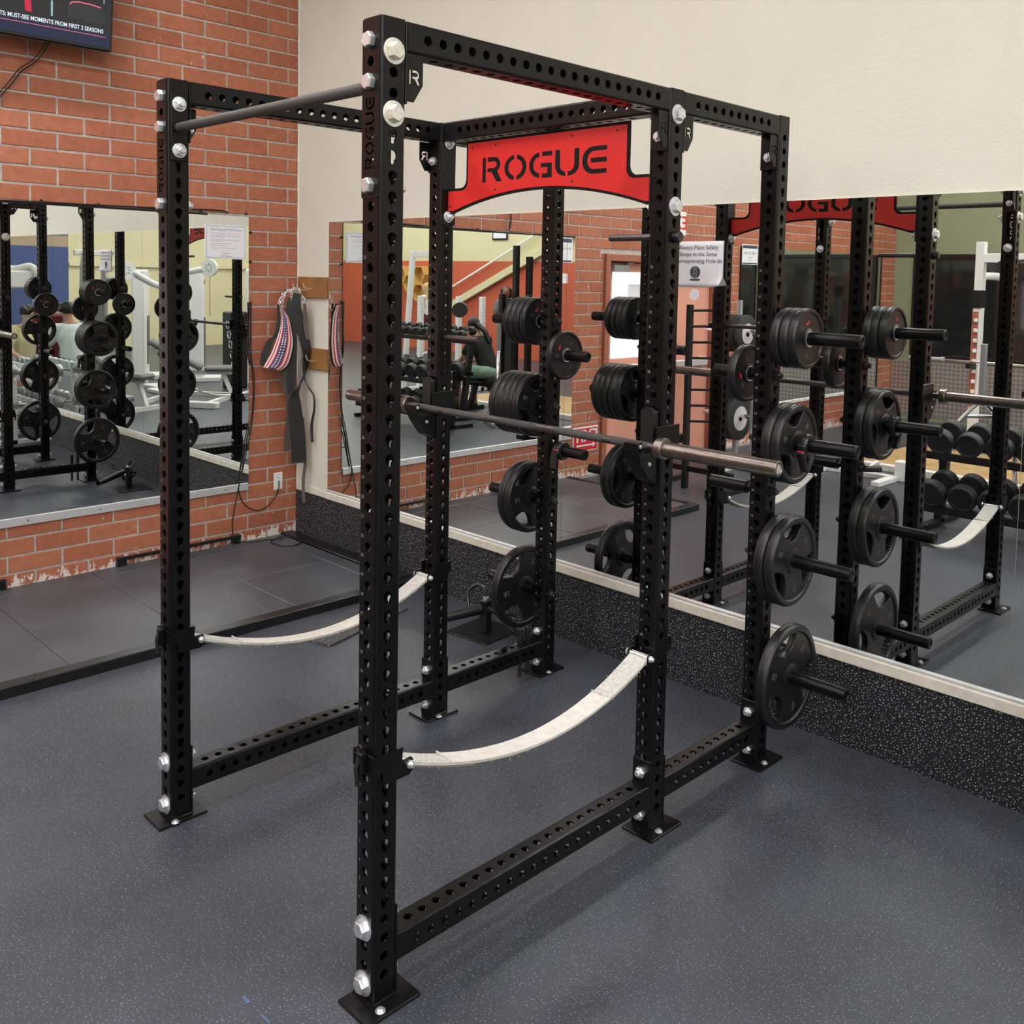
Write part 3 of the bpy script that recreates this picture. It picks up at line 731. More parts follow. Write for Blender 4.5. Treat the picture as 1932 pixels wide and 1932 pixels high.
# ------------------------------------------------------------------ boards, hooks, belts and chains in the corner
def board(z0, z1, x0, x1, label, hooks):
    t = thing('hook_board', ((x0+x1)/2, YWALL, z0), label, 'board')
    MB().box(x0, x1, YWALL-.022, YWALL, z0, z1, .002).build('plank', 'wood_board', t)
    for x, z in hooks:
        MB().tube([(x, YWALL-.02, z), (x, YWALL-.06, z), (x, YWALL-.085, z+.012), (x, YWALL-.095, z+.045)], .004, 6).build('hook', 'zinc', t)
board(1.740, 1.885, -3.985, -3.628, 'varnished wooden hook board, the upper of two beside the mirror', ((-3.88, 1.79), (-3.80, 1.80), (-3.93, 1.79)))
board(1.240, 1.388, -3.90, -3.628, 'varnished wooden hook board, the lower of two beside the mirror', ((-3.76, 1.30), (-3.84, 1.29)))
VD = Vector((.518, .855, 0))         # across the hanging belts
def ribbon(path, widths, thick, name, m, parent=None, dirs=None):
    P = smooth_path(path, 5); n_ = len(P); v = []; f = []
    ws = [widths[min(int(i/5), len(widths)-1)]*(1-(i % 5)/5)+widths[min(int(i/5)+1, len(widths)-1)]*((i % 5)/5) for i in range(n_)]
    N_ = Vector((.855, -.518, 0))
    for i, p in enumerate(P):
        d = VD if dirs is None else (Matrix.Rotation(math.radians(dirs[min(int(i/5), len(dirs)-1)]*(1-(i % 5)/5)+dirs[min(int(i/5)+1, len(dirs)-1)]*((i % 5)/5)), 3, 'Z') @ VD)
        nn = d.cross(Vector((0, 0, 1)))
        for a, b in ((-1, -1), (1, -1), (1, 1), (-1, 1)): v.append(p+d*a*ws[i]/2+nn*b*thick/2)
    for i in range(n_-1): f += [(4*i+k, 4*i+(k+1) % 4, 4*i+4+(k+1) % 4, 4*i+4+k) for k in range(4)]
    f += [(3, 2, 1, 0), tuple(4*(n_-1)+k for k in range(4))]
    return MB().add(v, f).build(name, m, parent, 35)
# flag-pattern dip belt
flagL = [(-3.868, 2.014, 1.696), (-3.862, 2.024, 1.663), (-3.857, 2.031, 1.597), (-3.861, 2.025, 1.538), (-3.87, 2.01, 1.479), (-3.879, 1.995, 1.427), (-3.894, 1.971, 1.353), (-3.909, 1.946, 1.301), (-3.92, 1.928, 1.261)]
flagR = [(-3.861, 2.025, 1.685), (-3.843, 2.056, 1.637), (-3.83, 2.077, 1.597), (-3.822, 2.09, 1.531), (-3.816, 2.1, 1.457), (-3.815, 2.101, 1.412), (-3.822, 2.09, 1.338), (-3.835, 2.069, 1.271), (-3.857, 2.032, 1.238)]
FL_, FR_ = smooth_path(flagL, 4), smooth_path(flagR, 4); NB = Vector((.80, -.60, 0))
fb = thing('dip_belt', (-3.86, 2.02, 1.24), 'stars and stripes lifting belt hanging from a chain in the corner', 'belt')
def flag_strip(a, b, off, name, m, thick=.004, bulge=.028):
    v = []; f = []; n_ = len(FL_)
    for i in range(n_):
        for k, t_ in enumerate((a, a+(b-a)/3, a+2*(b-a)/3, b)):
            p = FL_[i].lerp(FR_[i], t_)+NB*(off+bulge*(1-(2*t_-1)**2)); v.append(p)
        for k, t_ in enumerate((b, a)):
            p = FL_[i].lerp(FR_[i], t_)+NB*(off-thick+bulge*(1-(2*t_-1)**2)); v.append(p)
    for i in range(n_-1): f += [(6*i+k, 6*i+(k+1) % 6, 6*i+6+(k+1) % 6, 6*i+6+k) for k in range(6)]
    f += [tuple(range(6))[::-1], tuple(6*(n_-1)+k for k in range(6))]
    return MB().add(v, f).build(name, m, fb, 40)
mat('flag_red', (.50, .03, .04), .7); mat('flag_white', (.72, .66, .62), .7); mat('flag_blue', (.02, .03, .13), .7)
flag_strip(0, 1, 0, 'backing', 'leather_black', .008)
cols = [(.03, .10, 'flag_white'), (.10, .17, 'flag_red'), (.17, .25, 'flag_white'), (.25, .31, 'flag_red'), (.31, .66, 'flag_blue'), (.66, .73, 'flag_red'), (.73, .82, 'flag_white'), (.82, .90, 'flag_red'), (.90, .97, 'flag_white')]
for a, b, m in cols: flag_strip(a, b, .0015, 'stripe', m, .0012)
star = MB()
for i in range(2, 31):
    for t_ in (.41, .56):
        p = FL_[i].lerp(FR_[i], t_)+NB*(.0032+.028*(1-(2*t_-1)**2)); wd = (FR_[i]-FL_[i]).length; r = min(.0085, wd*.07)
        x, y, _d = frame_of(NB); ps = [p+(r if k % 2 == 0 else r*.42)*(math.cos(PI*k/5+.3)*x+math.sin(PI*k/5+.3)*y) for k in range(10)]
        star.add(ps+[p+NB*.0004], [(k, (k+1) % 10, 10) for k in range(10)])
star.build('star_print', 'flag_white', fb)
flagBk = [(-3.897, 2.031, 1.695), (-3.896, 2.034, 1.595), (-3.903, 2.021, 1.484), (-3.924, 1.988, 1.443), (-3.935, 1.97, 1.395), (-3.944, 1.954, 1.335), (-3.951, 1.942, 1.269)]
ribbon(flagBk, [.015, .02, .03, .04, .05, .05, .03], .010, 'inner_flap', 'leather_black', fb)
def belt(path, widths, thick, m, label, dirs=None, extra=None):
    t = thing('lifting_belt', Vector(path[-1]), label, 'belt', 'belts hanging in the corner')
    ribbon(path, widths, thick, 'strap', m, t, dirs)
    return t
black1 = [(-3.842, 2.147, 1.77), (-3.843, 2.145, 1.685), (-3.838, 2.154, 1.618), (-3.826, 2.173, 1.514), (-3.811, 2.198, 1.409), (-3.807, 2.205, 1.312), (-3.814, 2.193, 1.214), (-3.829, 2.168, 1.139), (-3.846, 2.14, 1.072), (-3.849, 2.134, .997), (-3.844, 2.144, .883), (-3.838, 2.154, .762), (-3.833, 2.161, .58)]
belt(black1, [.05, .06, .07, .075, .07, .05, .03, .02, .05, .09, .10, .10, .10], .010, 'leather_black', 'long black lifting belt twisting down in front of the hook boards', [0, 0, 5, 10, 15, 40, 60, 70, 30, 0, 0, 0, 0])
black2 = [(-3.865, 2.11, 1.74), (-3.868, 2.10, 1.632), (-3.855, 2.12, 1.485), (-3.855, 2.12, 1.336), (-3.858, 2.115, 1.186), (-3.862, 2.11, 1.07)]
belt(black2, [.03, .05, .06, .06, .06, .05], .010, 'leather_black', 'shorter black belt hanging right behind the flag belt')
brown1 = [(-3.872, 2.10, 1.617), (-3.873, 2.10, 1.483), (-3.874, 2.10, 1.334), (-3.886, 2.08, 1.215), (-3.882, 2.085, 1.125), (-3.87, 2.10, 1.035), (-3.868, 2.106, .922), (-3.874, 2.098, .809), (-3.879, 2.09, .665)]
t = belt(brown1, [.03, .04, .05, .07, .05, .045, .045, .045, .04], .008, 'leather_brown', 'brown leather belt with punched holes hanging below the flag belt')
hl = MB()
for i in range(9):
    for s_ in (-1, 1):
        p = Vector((-3.868+.006, 2.10-.004, 1.07-.028*i))+VD*.009*s_; hl.cyl(p, p+Vector((.003, -.002, 0)), .0035, 7)
hl.build('buckle_hole', 'suede', t)
belt([(-3.84, 2.20, 1.327), (-3.838, 2.20, 1.206), (-3.81, 2.215, 1.12), (-3.75, 2.225, 1.062), (-3.741, 2.225, .966), (-3.767, 2.222, .85), (-3.759, 2.222, .73)], [.014, .014, .014, .014, .016, .02, .022], .006, 'leather_black', 'narrow dark strap curling out to the right under the lower hook board')
belt([(-3.825, 2.185, .90), (-3.816, 2.195, .729), (-3.813, 2.20, .578), (-3.835, 2.20, .461), (-3.835, 2.20, .35), (-3.825, 2.20, .296)], [.02, .02, .02, .022, .022, .02], .008, 'suede', 'thin tan-edged strap end reaching down over the speckled skirting')
belt([(-3.80, 2.18, 1.70), (-3.797, 2.185, 1.60), (-3.80, 2.19, 1.537), (-3.785, 2.195, 1.45)], [.02, .03, .03, .02], .008, 'suede', 'short tan suede belt at the upper hook board')
def chain(path, label, r=.0125, w_=.0024):
    P = smooth_path(path, 5); L_ = MB(); acc = 0; last = P[0]; k = 0
    t = thing('steel_chain', Vector(path[-1]), label, 'chain', 'chains on the hook board')
    for p in P[1:]:
        while (p-last).length > r*1.75:
            d = (p-last).normalized(); q = last+d*r*1.75; x, y, dd = frame_of(d); up = x if k % 2 else y
            pts = [q+dd*r*1.25*math.cos(a)+up*r*.7*math.sin(a) for a in [2*PI*i/9 for i in range(9)]]
            MB().tube(pts, w_, 5, close=True).build('link', 'zinc', t); last = q; k += 1
chain([(-3.88, 2.17, 1.80), (-3.885, 2.12, 1.785), (-3.892, 2.07, 1.765), (-3.895, 2.045, 1.72), (-3.885, 2.03, 1.69)], 'steel chain from the hook to the flag belt')
chain([(-3.90, 2.18, 1.805), (-3.905, 2.12, 1.79), (-3.91, 2.085, 1.75), (-3.905, 2.07, 1.69), (-3.89, 2.05, 1.655)], 'steel chain looped at the far left of the upper hooks')
chain([(-3.86, 2.17, 1.81), (-3.842, 2.165, 1.79), (-3.832, 2.175, 1.75), (-3.815, 2.19, 1.735), (-3.812, 2.19, 1.68)], 'steel chain hanging at the right of the upper hooks')
chain([(-3.87, 2.17, 1.80), (-3.865, 2.13, 1.80), (-3.86, 2.115, 1.765), (-3.862, 2.11, 1.73)], 'steel chain bunched in the middle of the upper hooks')
# ================================================================== POWER RACK
TW = 3*IN; FLAT = .031; TH = .0055
def face_map(k):
    """face k of a 3 inch tube along z: (u across, v along, depth in) -> xyz; k 0:-Y 1:+X 2:+Y 3:-X"""
    h = TW/2
    return [lambda u, v, d: (u, -h+d, v), lambda u, v, d: (h-d, u, v), lambda u, v, d: (-u, h-d, v), lambda u, v, d: (-h+d, -u, v)][k]
def hole_r(kind, a, cell):
    """radius of the cut-out towards angle a (0 = +u, 90deg = +v)"""
    R_ = .0131
    if kind == 'c': return R_
    if kind == 'k':
        sl, bot = .0076, .0225
        dx, dy = math.cos(a), math.sin(a)
        if dy < 0 and abs(dx) < .0001+sl/R_:
            # slot below: rounded end of radius sl centred at (0,-(bot-sl))
            cy = -(bot-sl); b_ = dy*cy; disc = b_*b_-(cy*cy-sl*sl)
            if disc > 0: return max(R_, b_+math.sqrt(disc)) if abs(dx) <= sl/R_ else R_
            return max(R_, min(sl/max(abs(dx), 1e-6), bot))
        return R_
def strip(mb, k, v0, v1, holes, pitch=50.8e-3):
    """one tube face with cut-outs: holes = list of (v, kind); kind c round, k keyhole, ('s', half) slot"""
    fm = face_map(k)
    def quad(a, b, c, d, dep=0, flip=False):
        v = [fm(*p, dep) for p in (a, b, c, d)]; mb.add(v, [(3, 2, 1, 0) if flip else (0, 1, 2, 3)])
    v = v0
    for hv, kind in sorted(holes, key=lambda t_: t_[0]):
        hh = pitch/2 if isinstance(kind, str) else kind[1]+.012
        a0, a1 = hv-hh, hv+hh
        if a0 > v+1e-5:
            for dep in (0, TH): quad((-FLAT, v), (FLAT, v), (FLAT, a0), (-FLAT, a0), dep, dep > 0)
        # angles
        ang = [2*PI*i/14+.11 for i in range(14)]+[math.atan2(s_*hh, r_*FLAT) for s_ in (-1, 1) for r_ in (-1, 1)]
        if kind == 'k': ang += [-PI/2-.62, -PI/2-.5, -PI/2-.35, -PI/2-.2, -PI/2, -PI/2+.2, -PI/2+.35, -PI/2+.5, -PI/2+.62]
        ang = sorted(set(round(x % (2*PI), 5) for x in ang)); n = len(ang)
        inner = []; outer = []
        for a in ang:
            c, s = math.cos(a), math.sin(a)
            t_ = min(FLAT/max(abs(c), 1e-9), hh/max(abs(s), 1e-9)); outer.append((c*t_, hv+s*t_))
            if isinstance(kind, str): r = hole_r(kind, a, hh); inner.append((c*r, hv+s*r))
            else:
                ww, sh = .019, kind[1]; t2 = min(ww/max(abs(c), 1e-9), sh/max(abs(s), 1e-9)); inner.append((c*t2, hv+s*t2))
        for dep in (0, TH):
            vs = [fm(*p, dep) for p in outer]+[fm(*p, dep) for p in inner]
            q = [(i, (i+1) % n, n+(i+1) % n, n+i) for i in range(n)]
            mb.add(vs, [x[::-1] for x in q] if dep else q)
        vs = [fm(*p, 0) for p in inner]+[fm(*p, TH) for p in inner]
        mb.add(vs, [(i, (i+1) % n, n+(i+1) % n, n+i) for i in range(n)])
        v = a1
    if v < v1-1e-5:
        for dep in (0, TH): quad((-FLAT, v), (FLAT, v), (FLAT, v1), (-FLAT, v1), dep, dep > 0)
def tube_mesh(length, hole_sets, name, m, caps=(True, True)):
    """hole_sets: four lists (faces -Y,+X,+Y,-X)"""
    mb = MB()
    for k in range(4): strip(mb, k, 0, length, hole_sets[k])
    r = TW/2-FLAT
    for cx, cy, a0 in ((FLAT, -FLAT, -90), (FLAT, FLAT, 0), (-FLAT, FLAT, 90), (-FLAT, -FLAT, 180)):
        pts = arc(cx, cy, r, r, a0, a0+90, 4)
        v = [(x, y, z) for z in (0, length) for x, y in pts]; n = len(pts)
        mb.add(v, [(i, i+1, n+i+1, n+i) for i in range(n-1)])
    prof = []
    for cx, cy, a0 in ((FLAT, -FLAT, -90), (FLAT, FLAT, 0), (-FLAT, FLAT, 90), (-FLAT, -FLAT, 180)): prof += arc(cx, cy, r, r, a0, a0+90, 4)
    if caps[0]: mb.add([(x, y, 0) for x, y in prof], [tuple(range(len(prof)))[::-1]])
    if caps[1]: mb.add([(x, y, length) for x, y in prof], [tuple(range(len(prof)))])
    me = mb.mesh(name, m)
    bm = bmesh.new(); bm.from_mesh(me); bmesh.ops.remove_doubles(bm, verts=bm.verts, dist=1e-6); bm.to_mesh(me); bm.free()
    me.polygons.foreach_set('use_smooth', [True]*len(me.polygons)); me.set_sharp_from_angle(angle=math.radians(32))
    return me
HV = [((1.75+2*k)*IN, 'c') for k in range(49)]
side = [((2.75+2*k)*IN, 'k' if 4 <= k <= 43 else 'c') for k in range(48)]
slot_c = (1.75+2*43.5)*IN; slot_h = .0895
HVn = [h for i, h in enumerate(HV) if not 42 <= i <= 45]+[(slot_c, ('s', slot_h))]
me_up = tube_mesh(HT, [HV, side, HV, side], 'upright', 'upright_black')
me_upn = tube_mesh(HT, [HVn, side, HVn, side], 'upright', 'upright_black')

rack = thing('power_rack', (XL/2, YR/2, 0), 'black six-post steel power rack with a red ROGUE sign panel', 'power rack')
rack['label'] = 'black six-post steel power rack with a red sign panel between its middle posts'
# etched numbers beside the holes of one upright
num = MB()
for n_ in range(1, 36):
    z = (1.75+2*(n_+3))*IN-.0254
    put_txt(num, str(n_), .0125, T(-.022, -TW/2-.0004, z) @ RX(PI/2), 'CENTER')
me_num = num.mesh('hole_numbers', 'etched')
me_foot = MB().box(-.065, .065, -.088, .088, -.0095, 0, .002).mesh('base_plate', 'beam_black')
hexm = MB()
def hexbolt_mesh(washer, dome, R_=.0205, wr=.0325, hh=.0165):
    """axis +z, seat at z=0"""
    mb = MB(); z = 0
    if washer: mb.lathe([(0, wr), (.003, wr), (.0036, wr-.001)], (0, 0, 0), (0, 0, 1), 28); z = .0036
    a = [(R_*math.cos(PI/3*i+.2), R_*math.sin(PI/3*i+.2)) for i in range(6)]; b = [(x*.93, y*.93) for x, y in a]; c = [(x*.80, y*.80) for x, y in a]
    v = [(x, y, z) for x, y in a]+[(x, y, z+hh*.82) for x, y in a]+[(x*.86, y*.86, z+hh) for x, y in a]
    f = [(i, (i+1) % 6, 6+(i+1) % 6, 6+i) for i in range(6)]+[(6+i, 6+(i+1) % 6, 12+(i+1) % 6, 12+i) for i in range(6)]+[tuple(range(12, 18))]
    mb.add(v, f)
    if dome: mb.lathe([(0, .011), (.009, .011), (.0115, .009), (.0118, 0)], (0, 0, z+hh), (0, 0, 1), 14)
    return mb.mesh('bolt', 'zinc')
me_bolt = hexbolt_mesh(False, False); me_boltw = hexbolt_mesh(True, False, .0225); me_nut = hexbolt_mesh(False, True, .0195, hh=.014); me_nutw = hexbolt_mesh(True, True, .0195, .0245, .013)
me_bolty = me_boltw.copy(); me_bolty.materials.clear(); me_bolty.materials.append(MATS['zinc_yellow'])
DIR = {'-y': (PI/2, 0, 0), '+y': (-PI/2, 0, 0), '+x': (0, PI/2, 0), '-x': (0, -PI/2, 0), '+z': (0, 0, 0)}
def bolt(me, x, y, z, d, parent=rack, name='bolt', sc=1.):
    o = place(me, name, (x, y, z), parent, DIR[d]); o.scale = (sc, sc, sc); return o
me_anchor = hexbolt_mesh(True, False)
UP = {}
for key, x, y in (('FL', XL, YF), ('FR', XR, YF), ('ML', XL, YM), ('MR', XR, YM), ('RL', XL, YR), ('RR', XR, YR)):
    u = place(me_upn if key[0] == 'F' else me_up, 'upright', (x, y, Z0), rack); UP[key] = u
    if key[0] == 'F': u['label'] = 'upright with the maker name cut through its top'
    place(me_num, 'hole_numbers', (x, y, Z0), u)
    ox = .02 if x == XR else -.005
    fp = place(me_foot, 'base_plate', (x+ox, y, Z0), u)
    o = place(me_anchor, 'anchor_bolt', (x+.058+ox*.3, y-.02 if key[0] != 'F' else y-.03, Z0), u); o.scale = (.42, .42, .42)
    w_ = MB()
    for i in range(4):
        a, b = [((-1, -1), (1, -1)), ((1, -1), (1, 1)), ((1, 1), (-1, 1)), ((-1, 1), (-1, -1))][i]
        h = TW/2+.001
        w_.tube([(x+a[0]*h*t_+b[0]*h*(1-t_), y+a[1]*h*t_+b[1]*h*(1-t_), Z0+.002) for t_ in [j/6 for j in range(7)]], .0045, 6)
    w_.build('weld', 'beam_black', u, 50)

# crossmembers -----------------------------------------------------------------
FPL = .006
def beam_local(length, nh, name):
    off = (length-(nh-1)*2*IN)/2
    hs = [(off+2*IN*i, 'c') for i in range(nh)]
    return tube_mesh(length, [hs, hs, hs, hs], name, 'beam_black')
def beam_num(length, nh, rev):
    mb = MB(); off = (length-(nh-1)*2*IN)/2
    for i in range(nh):
        s = str(nh-i if rev else i+1); put_txt(mb, s, .0125, T(off+2*IN*i+.021, 0, -.018), 'CENTER')
    return mb
LB1 = D1-TW-2*FPL; LB2 = D2-TW-2*FPL; LBX = W-TW-2*FPL
me_b1 = beam_local(LB1, 20, 'crossmember'); me_b2 = beam_local(LB2, 10, 'crossmember'); me_bx = beam_local(LBX, 18, 'crossmember')
ROT_Y = (-PI/2, 0, 0)      # tube z axis -> +Y
ROT_X = (0, PI/2, 0)
def gusset(parent, x, y, z0, sgn, axis, t_=.0018, flip=False):
    """triangular stiffener under a top beam beside an end plate, with a stencilled R"""
    w_, hgt = .052, .118
    out = [(0, 0), (w_, 0), (w_, -hgt*.62), (w_*.45, -hgt), (0, -hgt)]
    ltr = [[(.009+px*.036, -.074+py*.036) for px, py in pl] for pl in L_R]
    if axis == 'y' and (sgn < 0) != flip: ltr = [[(w_-px, py) for px, py in pl][::-1] for pl in ltr]; ltr = [[(px-.002, py) for px, py in pl] for pl in ltr]
    v, f = curve_plate([out]+ltr, t_)
    if axis == 'y': M = T(x, y, z0) @ Matrix(((0, 0, 1, 0), (sgn, 0, 0, 0), (0, 1, 0, 0), (0, 0, 0, 1)))
    else: M = T(x, y, z0) @ Matrix(((sgn, 0, 0, 0), (0, 0, 1, 0), (0, 1, 0, 0), (0, 0, 0, 1)))
    return MB().add([M @ Vector(p) for p in v], f).build('gusset', 'beam_black', parent)
ZB = (zf(0)+zf(3))/2            # lower beams
ZT = Z0+HT-TW/2-.001            # upper beams
for x in (XL, XR):
    for (ya, yb, me, ln, nh) in ((YF, YM, me_b1, LB1, 20), (YM, YR, me_b2, LB2, 10)):
        y0 = ya+TW/2+FPL; y1 = yb-TW/2-FPL
        # lower beam with tall end plates
        b = place(me, 'crossmember', (x, y0, ZB), rack, ROT_Y)
        for yy, s_ in ((y0-FPL, 1), (y1, -1)):
            pl = MB().box(x-TW/2, x+TW/2, yy, yy+FPL, ZB-.122, ZB+.122, .0015); o = pl.build('end_plate', 'beam_black', rack)
            for z in (zf(0), zf(3)):
                bolt(me_nut if s_ > 0 else me_nut, x, yy+FPL if s_ > 0 else yy, z, '+y' if s_ > 0 else '-y')
        # numbers on the outward and inward side
        nm = beam_num(ln, nh, x == XL and ya == YF)
        M = T(x+TW/2+.0004, y0, ZB) @ Matrix(((0, 0, 1, 0), (1, 0, 0, 0), (0, 1, 0, 0), (0, 0, 0, 1)))
        MB().add([M @ Vector(p) for p in nm.v], nm.f).build('hole_numbers', 'etched', rack)
        # upper beam
        place(me, 'crossmember', (x, y0, ZT), rack, ROT_Y)
        for yy, s_ in ((y0-FPL, 1), (y1, -1)):
            MB().box(x-TW/2, x+TW/2, yy, yy+FPL, Z0+HT-.205, Z0+HT-.002, .0015).build('end_plate', 'beam_black', rack)
            if x == XR: gusset(rack, x+TW/2-.006, yy+(FPL if s_ > 0 else 0), Z0+HT-TW-.003, s_, 'y')
            else: gusset(rack, x-TW/2+.006, yy+(FPL if s_ > 0 else 0), Z0+HT-TW-.003, s_, 'y', flip=True)
            bolt(me_nut, x, yy+(FPL if s_ > 0 else 0), zf(46), '+y' if s_ > 0 else '-y')
# front bolts through the front posts, and rear post bolts
for x in (XL, XR):
    for k in (48, 46, 41): bolt(me_bolt, x, YF-TW/2-.004, zf(k), '-y', sc=1.0)
    bolt(me_nutw, x, YF+TW/2, zf(41), '+y')
    for k in (0, 3): bolt(me_boltw, x, YF-TW/2, zf(k), '-y', sc=1.0)
    for k in (0, 3, 46): bolt(me_boltw, x, YR+TW/2, zf(k), '+y')
# name plates over the front posts: cut-through vertical lettering
pol, wl = word_polys(.036, .0315, .0055)
zt0 = zf(41)-.030; zt1 = Z0+HT-.004
out = rrect(-.034, .034, zt0, zt1, .003)
zl = slot_c+Z0-wl/2
hol = [[(.017-py, zl+px+.002) for px, py in pl] for pl in pol]+[circ(0, zf(47), .013, 20)]
v, f = curve_plate([out]+hol, .002)
me_name = MB().add([(p[0], -p[2], p[1]) for p in v], f).mesh('name_plate', 'upright_black')
for x in (XL, XR): place(me_name, 'name_plate', (x, YF-TW/2-.002, 0), rack)
# cross beam between the middle posts
x0 = XL+TW/2+FPL
place(me_bx, 'crossmember', (x0, YM, ZT), rack, ROT_X)
for xx, s_ in ((XL+TW/2, 1), (XR-TW/2-FPL, -1)):
    MB().box(xx, xx+FPL, YM-TW/2, YM+TW/2, zs(41)-.035, Z0+HT-.002, .0015).build('end_plate', 'beam_black', rack)
    for k in (47, 41): bolt(me_nutw, xx+(FPL if s_ > 0 else 0), YM, zs(k), '+x' if s_ > 0 else '-x')
for k in (47, 41):
    bolt(me_boltw, XR+TW/2, YM, zs(k), '+x', sc=1.0); bolt(me_boltw, XL-TW/2, YM, zs(k), '-x', sc=1.0)
# pull-up bar
zp = (zs(47)+zs(44))/2
MB().cyl((XL+TW/2, YF, zp), (XR-TW/2, YF, zp), .0160, 20).build('pull_up_bar', 'knurl', rack, 40)
for xx, s_ in ((XL+TW/2, 1), (XR-TW/2-FPL, -1)):
    MB().box(xx, xx+FPL, YF-.030, YF+.030, zs(44)-.036, zs(47)+.036, .004).build('bar_flange', 'beam_black', rack)
    for k in (47, 44): bolt(me_nutw, xx+(FPL if s_ > 0 else 0), YF, zs(k), '+x' if s_ > 0 else '-x')
for k in (47, 44): bolt(me_bolty, XR+TW/2, YF, zs(k), '+x', sc=1.0); bolt(me_bolty, XL-TW/2, YF, zs(k), '-x', sc=1.0)

# sign panel -------------------------------------------------------------------
def sign_loop(g):
    """outline in (x from centre, z); g shrinks the border"""
    hb, ht_, zt_, zn, zb, za, r = .545-g, .425-g, 2.466-g, 2.278-g, 2.172+g*1.25, 2.250+g, .035
    lp = [(-hb, zb), (-hb, zn)]+arc(-ht_-r, zn+r, r, r, 270, 360, 6)+[(-ht_, zt_), (ht_, zt_)]+arc(ht_+r, zn+r, r, r, 180, 270, 6)+[(hb, zn), (hb, zb), (hb-.035, zb)]
    n = 24
    for i in range(1, n):
        t_ = i/n; x = (hb-.035)*(1-2*t_); lp.append((x, za+(zb-za)*((1-2*t_)**2)))
    lp.append((-hb+.035, zb)); return lp
cx = XL/2
def sign_layer(g, half, y, name, m, parent):
    v, f = curve_plate([sign_loop(g)], half); return MB().add([(cx+p[0], y+p[2], p[1]) for p in v], f).build(name, m, parent)
YS = YM
sp = sign_layer(0, .0035, YS, 'sign_panel', 'letter_black', rack)
fp = sign_layer(.011, .001, YS-.0046, 'red_face', 'red_sign', sp); sign_layer(.011, .001, YS+.0046, 'red_face', 'red_sign', sp)
pol, wl = word_polys(.098, .122, .0145)
lt = MB()
for pl in pol: lt.prism([(cx-wl/2+px, 2.293+py) for px, py in pl], T(0, YS-.0060, 0) @ Matrix(((1, 0, 0, 0), (0, 0, 1, 0), (0, 1, 0, 0), (0, 0, 0, 1))), .012)
lt.build('lettering', 'letter_black', sp)
riv = MB().lathe([(0, .0045), (.0015, .0045), (.0025, .002), (.0026, 0)], (0, 0, 0), (0, 0, 1), 10).mesh('rivet', 'frame_black')
for rx, rz in ((-.385, 2.435), (-.25, 2.437), (.16, 2.437), (.37, 2.437), (-.25, 2.262), (.16, 2.272), (-.52, 2.205), (.52, 2.205)): place(riv, 'rivet', (cx+rx, YS-.0056, rz), sp, DIR['-y'])

# weight storage pegs ----------------------------------------------------------
def peg(x, s_, z, ln, r, y=YR):
    xa = x+s_*TW/2
    mb = MB(); mb.lathe([(0, r*.62), (.028, r*.62), (.029, r), (ln-.002, r), (ln, r-.003), (ln, r*.62), (ln-.004, r*.55), (ln-.004, 0)], (xa, y, z), (s_, 0, 0), 22)
    o = mb.build('storage_peg', 'beam_black', rack, 40)
    bolt(me_nutw, x-s_*TW/2, y, z, '-x' if s_ > 0 else '+x', sc=1.0).data = me_nutb
    return o
me_nutb = me_nutw.copy(); me_nutb.materials.clear(); me_nutb.materials.append(MATS['steel_grey'])
mat('bolt_black', (.05, .05, .05), .35, .8); me_nutb.materials[0] = MATS['bolt_black']
PZ4 = [zs(32), zs(24), zs(15), zs(6)]; PZI = [zs(29), zs(20)]
for z in PZ4: peg(XR, 1, z, .346, .0256); peg(XL, -1, z, .346, .0256)
for z in PZI: peg(XR, -1, z, .200, .0256); peg(XL, 1, z, .200, .0256)
# plugs on the inner side of the right post front are left as plain holes

# ------------------------------------------------------------------ loose pins on the rack
def pin(x0, x1, y, z, label, head):
    t = thing('rack_pin', ((x0+x1)/2, y, z), label, 'pin', 'pins pushed through the rack')
    MB().lathe([(0, .0095), (.002, .0118), (abs(x1-x0)-.002, .0118), (abs(x1-x0), .0095)], (x0, y, z), (1 if x1 > x0 else -1, 0, 0), 16).build('shaft', 'bar_steel', t, 40)
    s_ = 1 if head > 0 else -1; xh = max(x0, x1) if head > 0 else min(x0, x1)
    MB().lathe([(0, .019), (.022, .019), (.025, .016)], (xh-s_*.002, y, z), (s_, 0, 0), 18).build('head', 'plastic_black', t, 40)
pin(XR-.24, XR+TW/2+.004, YM, zs(39), 'black steel pin through the right middle post near the strap notice', 1)
pin(XL+TW/2+.20, XL-TW/2-.02, YM, zs(31), 'bare steel pin sticking out of the left middle post above the bar hook', -1)
for y, nm in ((YM+TW/2+FPL+.484, 'front'), (YM+TW/2+FPL+.535, 'rear')):
    t = thing('band_peg', (XL, y, .02), 'steel band peg standing in the left lower beam, the %s one of two' % nm, 'pin', 'band pegs in the lower beam')
    MB().lathe([(0, .0075), (.004, .0098), (.24, .0098)], (XL, y, .012), (0, 0, 1), 14).build('shaft', 'bar_steel', t, 40)
    MB().lathe([(0, .0125), (.004, .0135), (.06, .0135), (.064, .012)], (XL, y, ZB+TW/2+.001), (0, 0, 1), 14).build('sleeve', 'plastic_black', t, 40)
    MB().lathe([(0, .0165), (.012, .0165), (.016, .013)], (XL, y, ZB+TW/2+.065), (0, 0, 1), 14).build('head', 'plastic_black', t, 40)

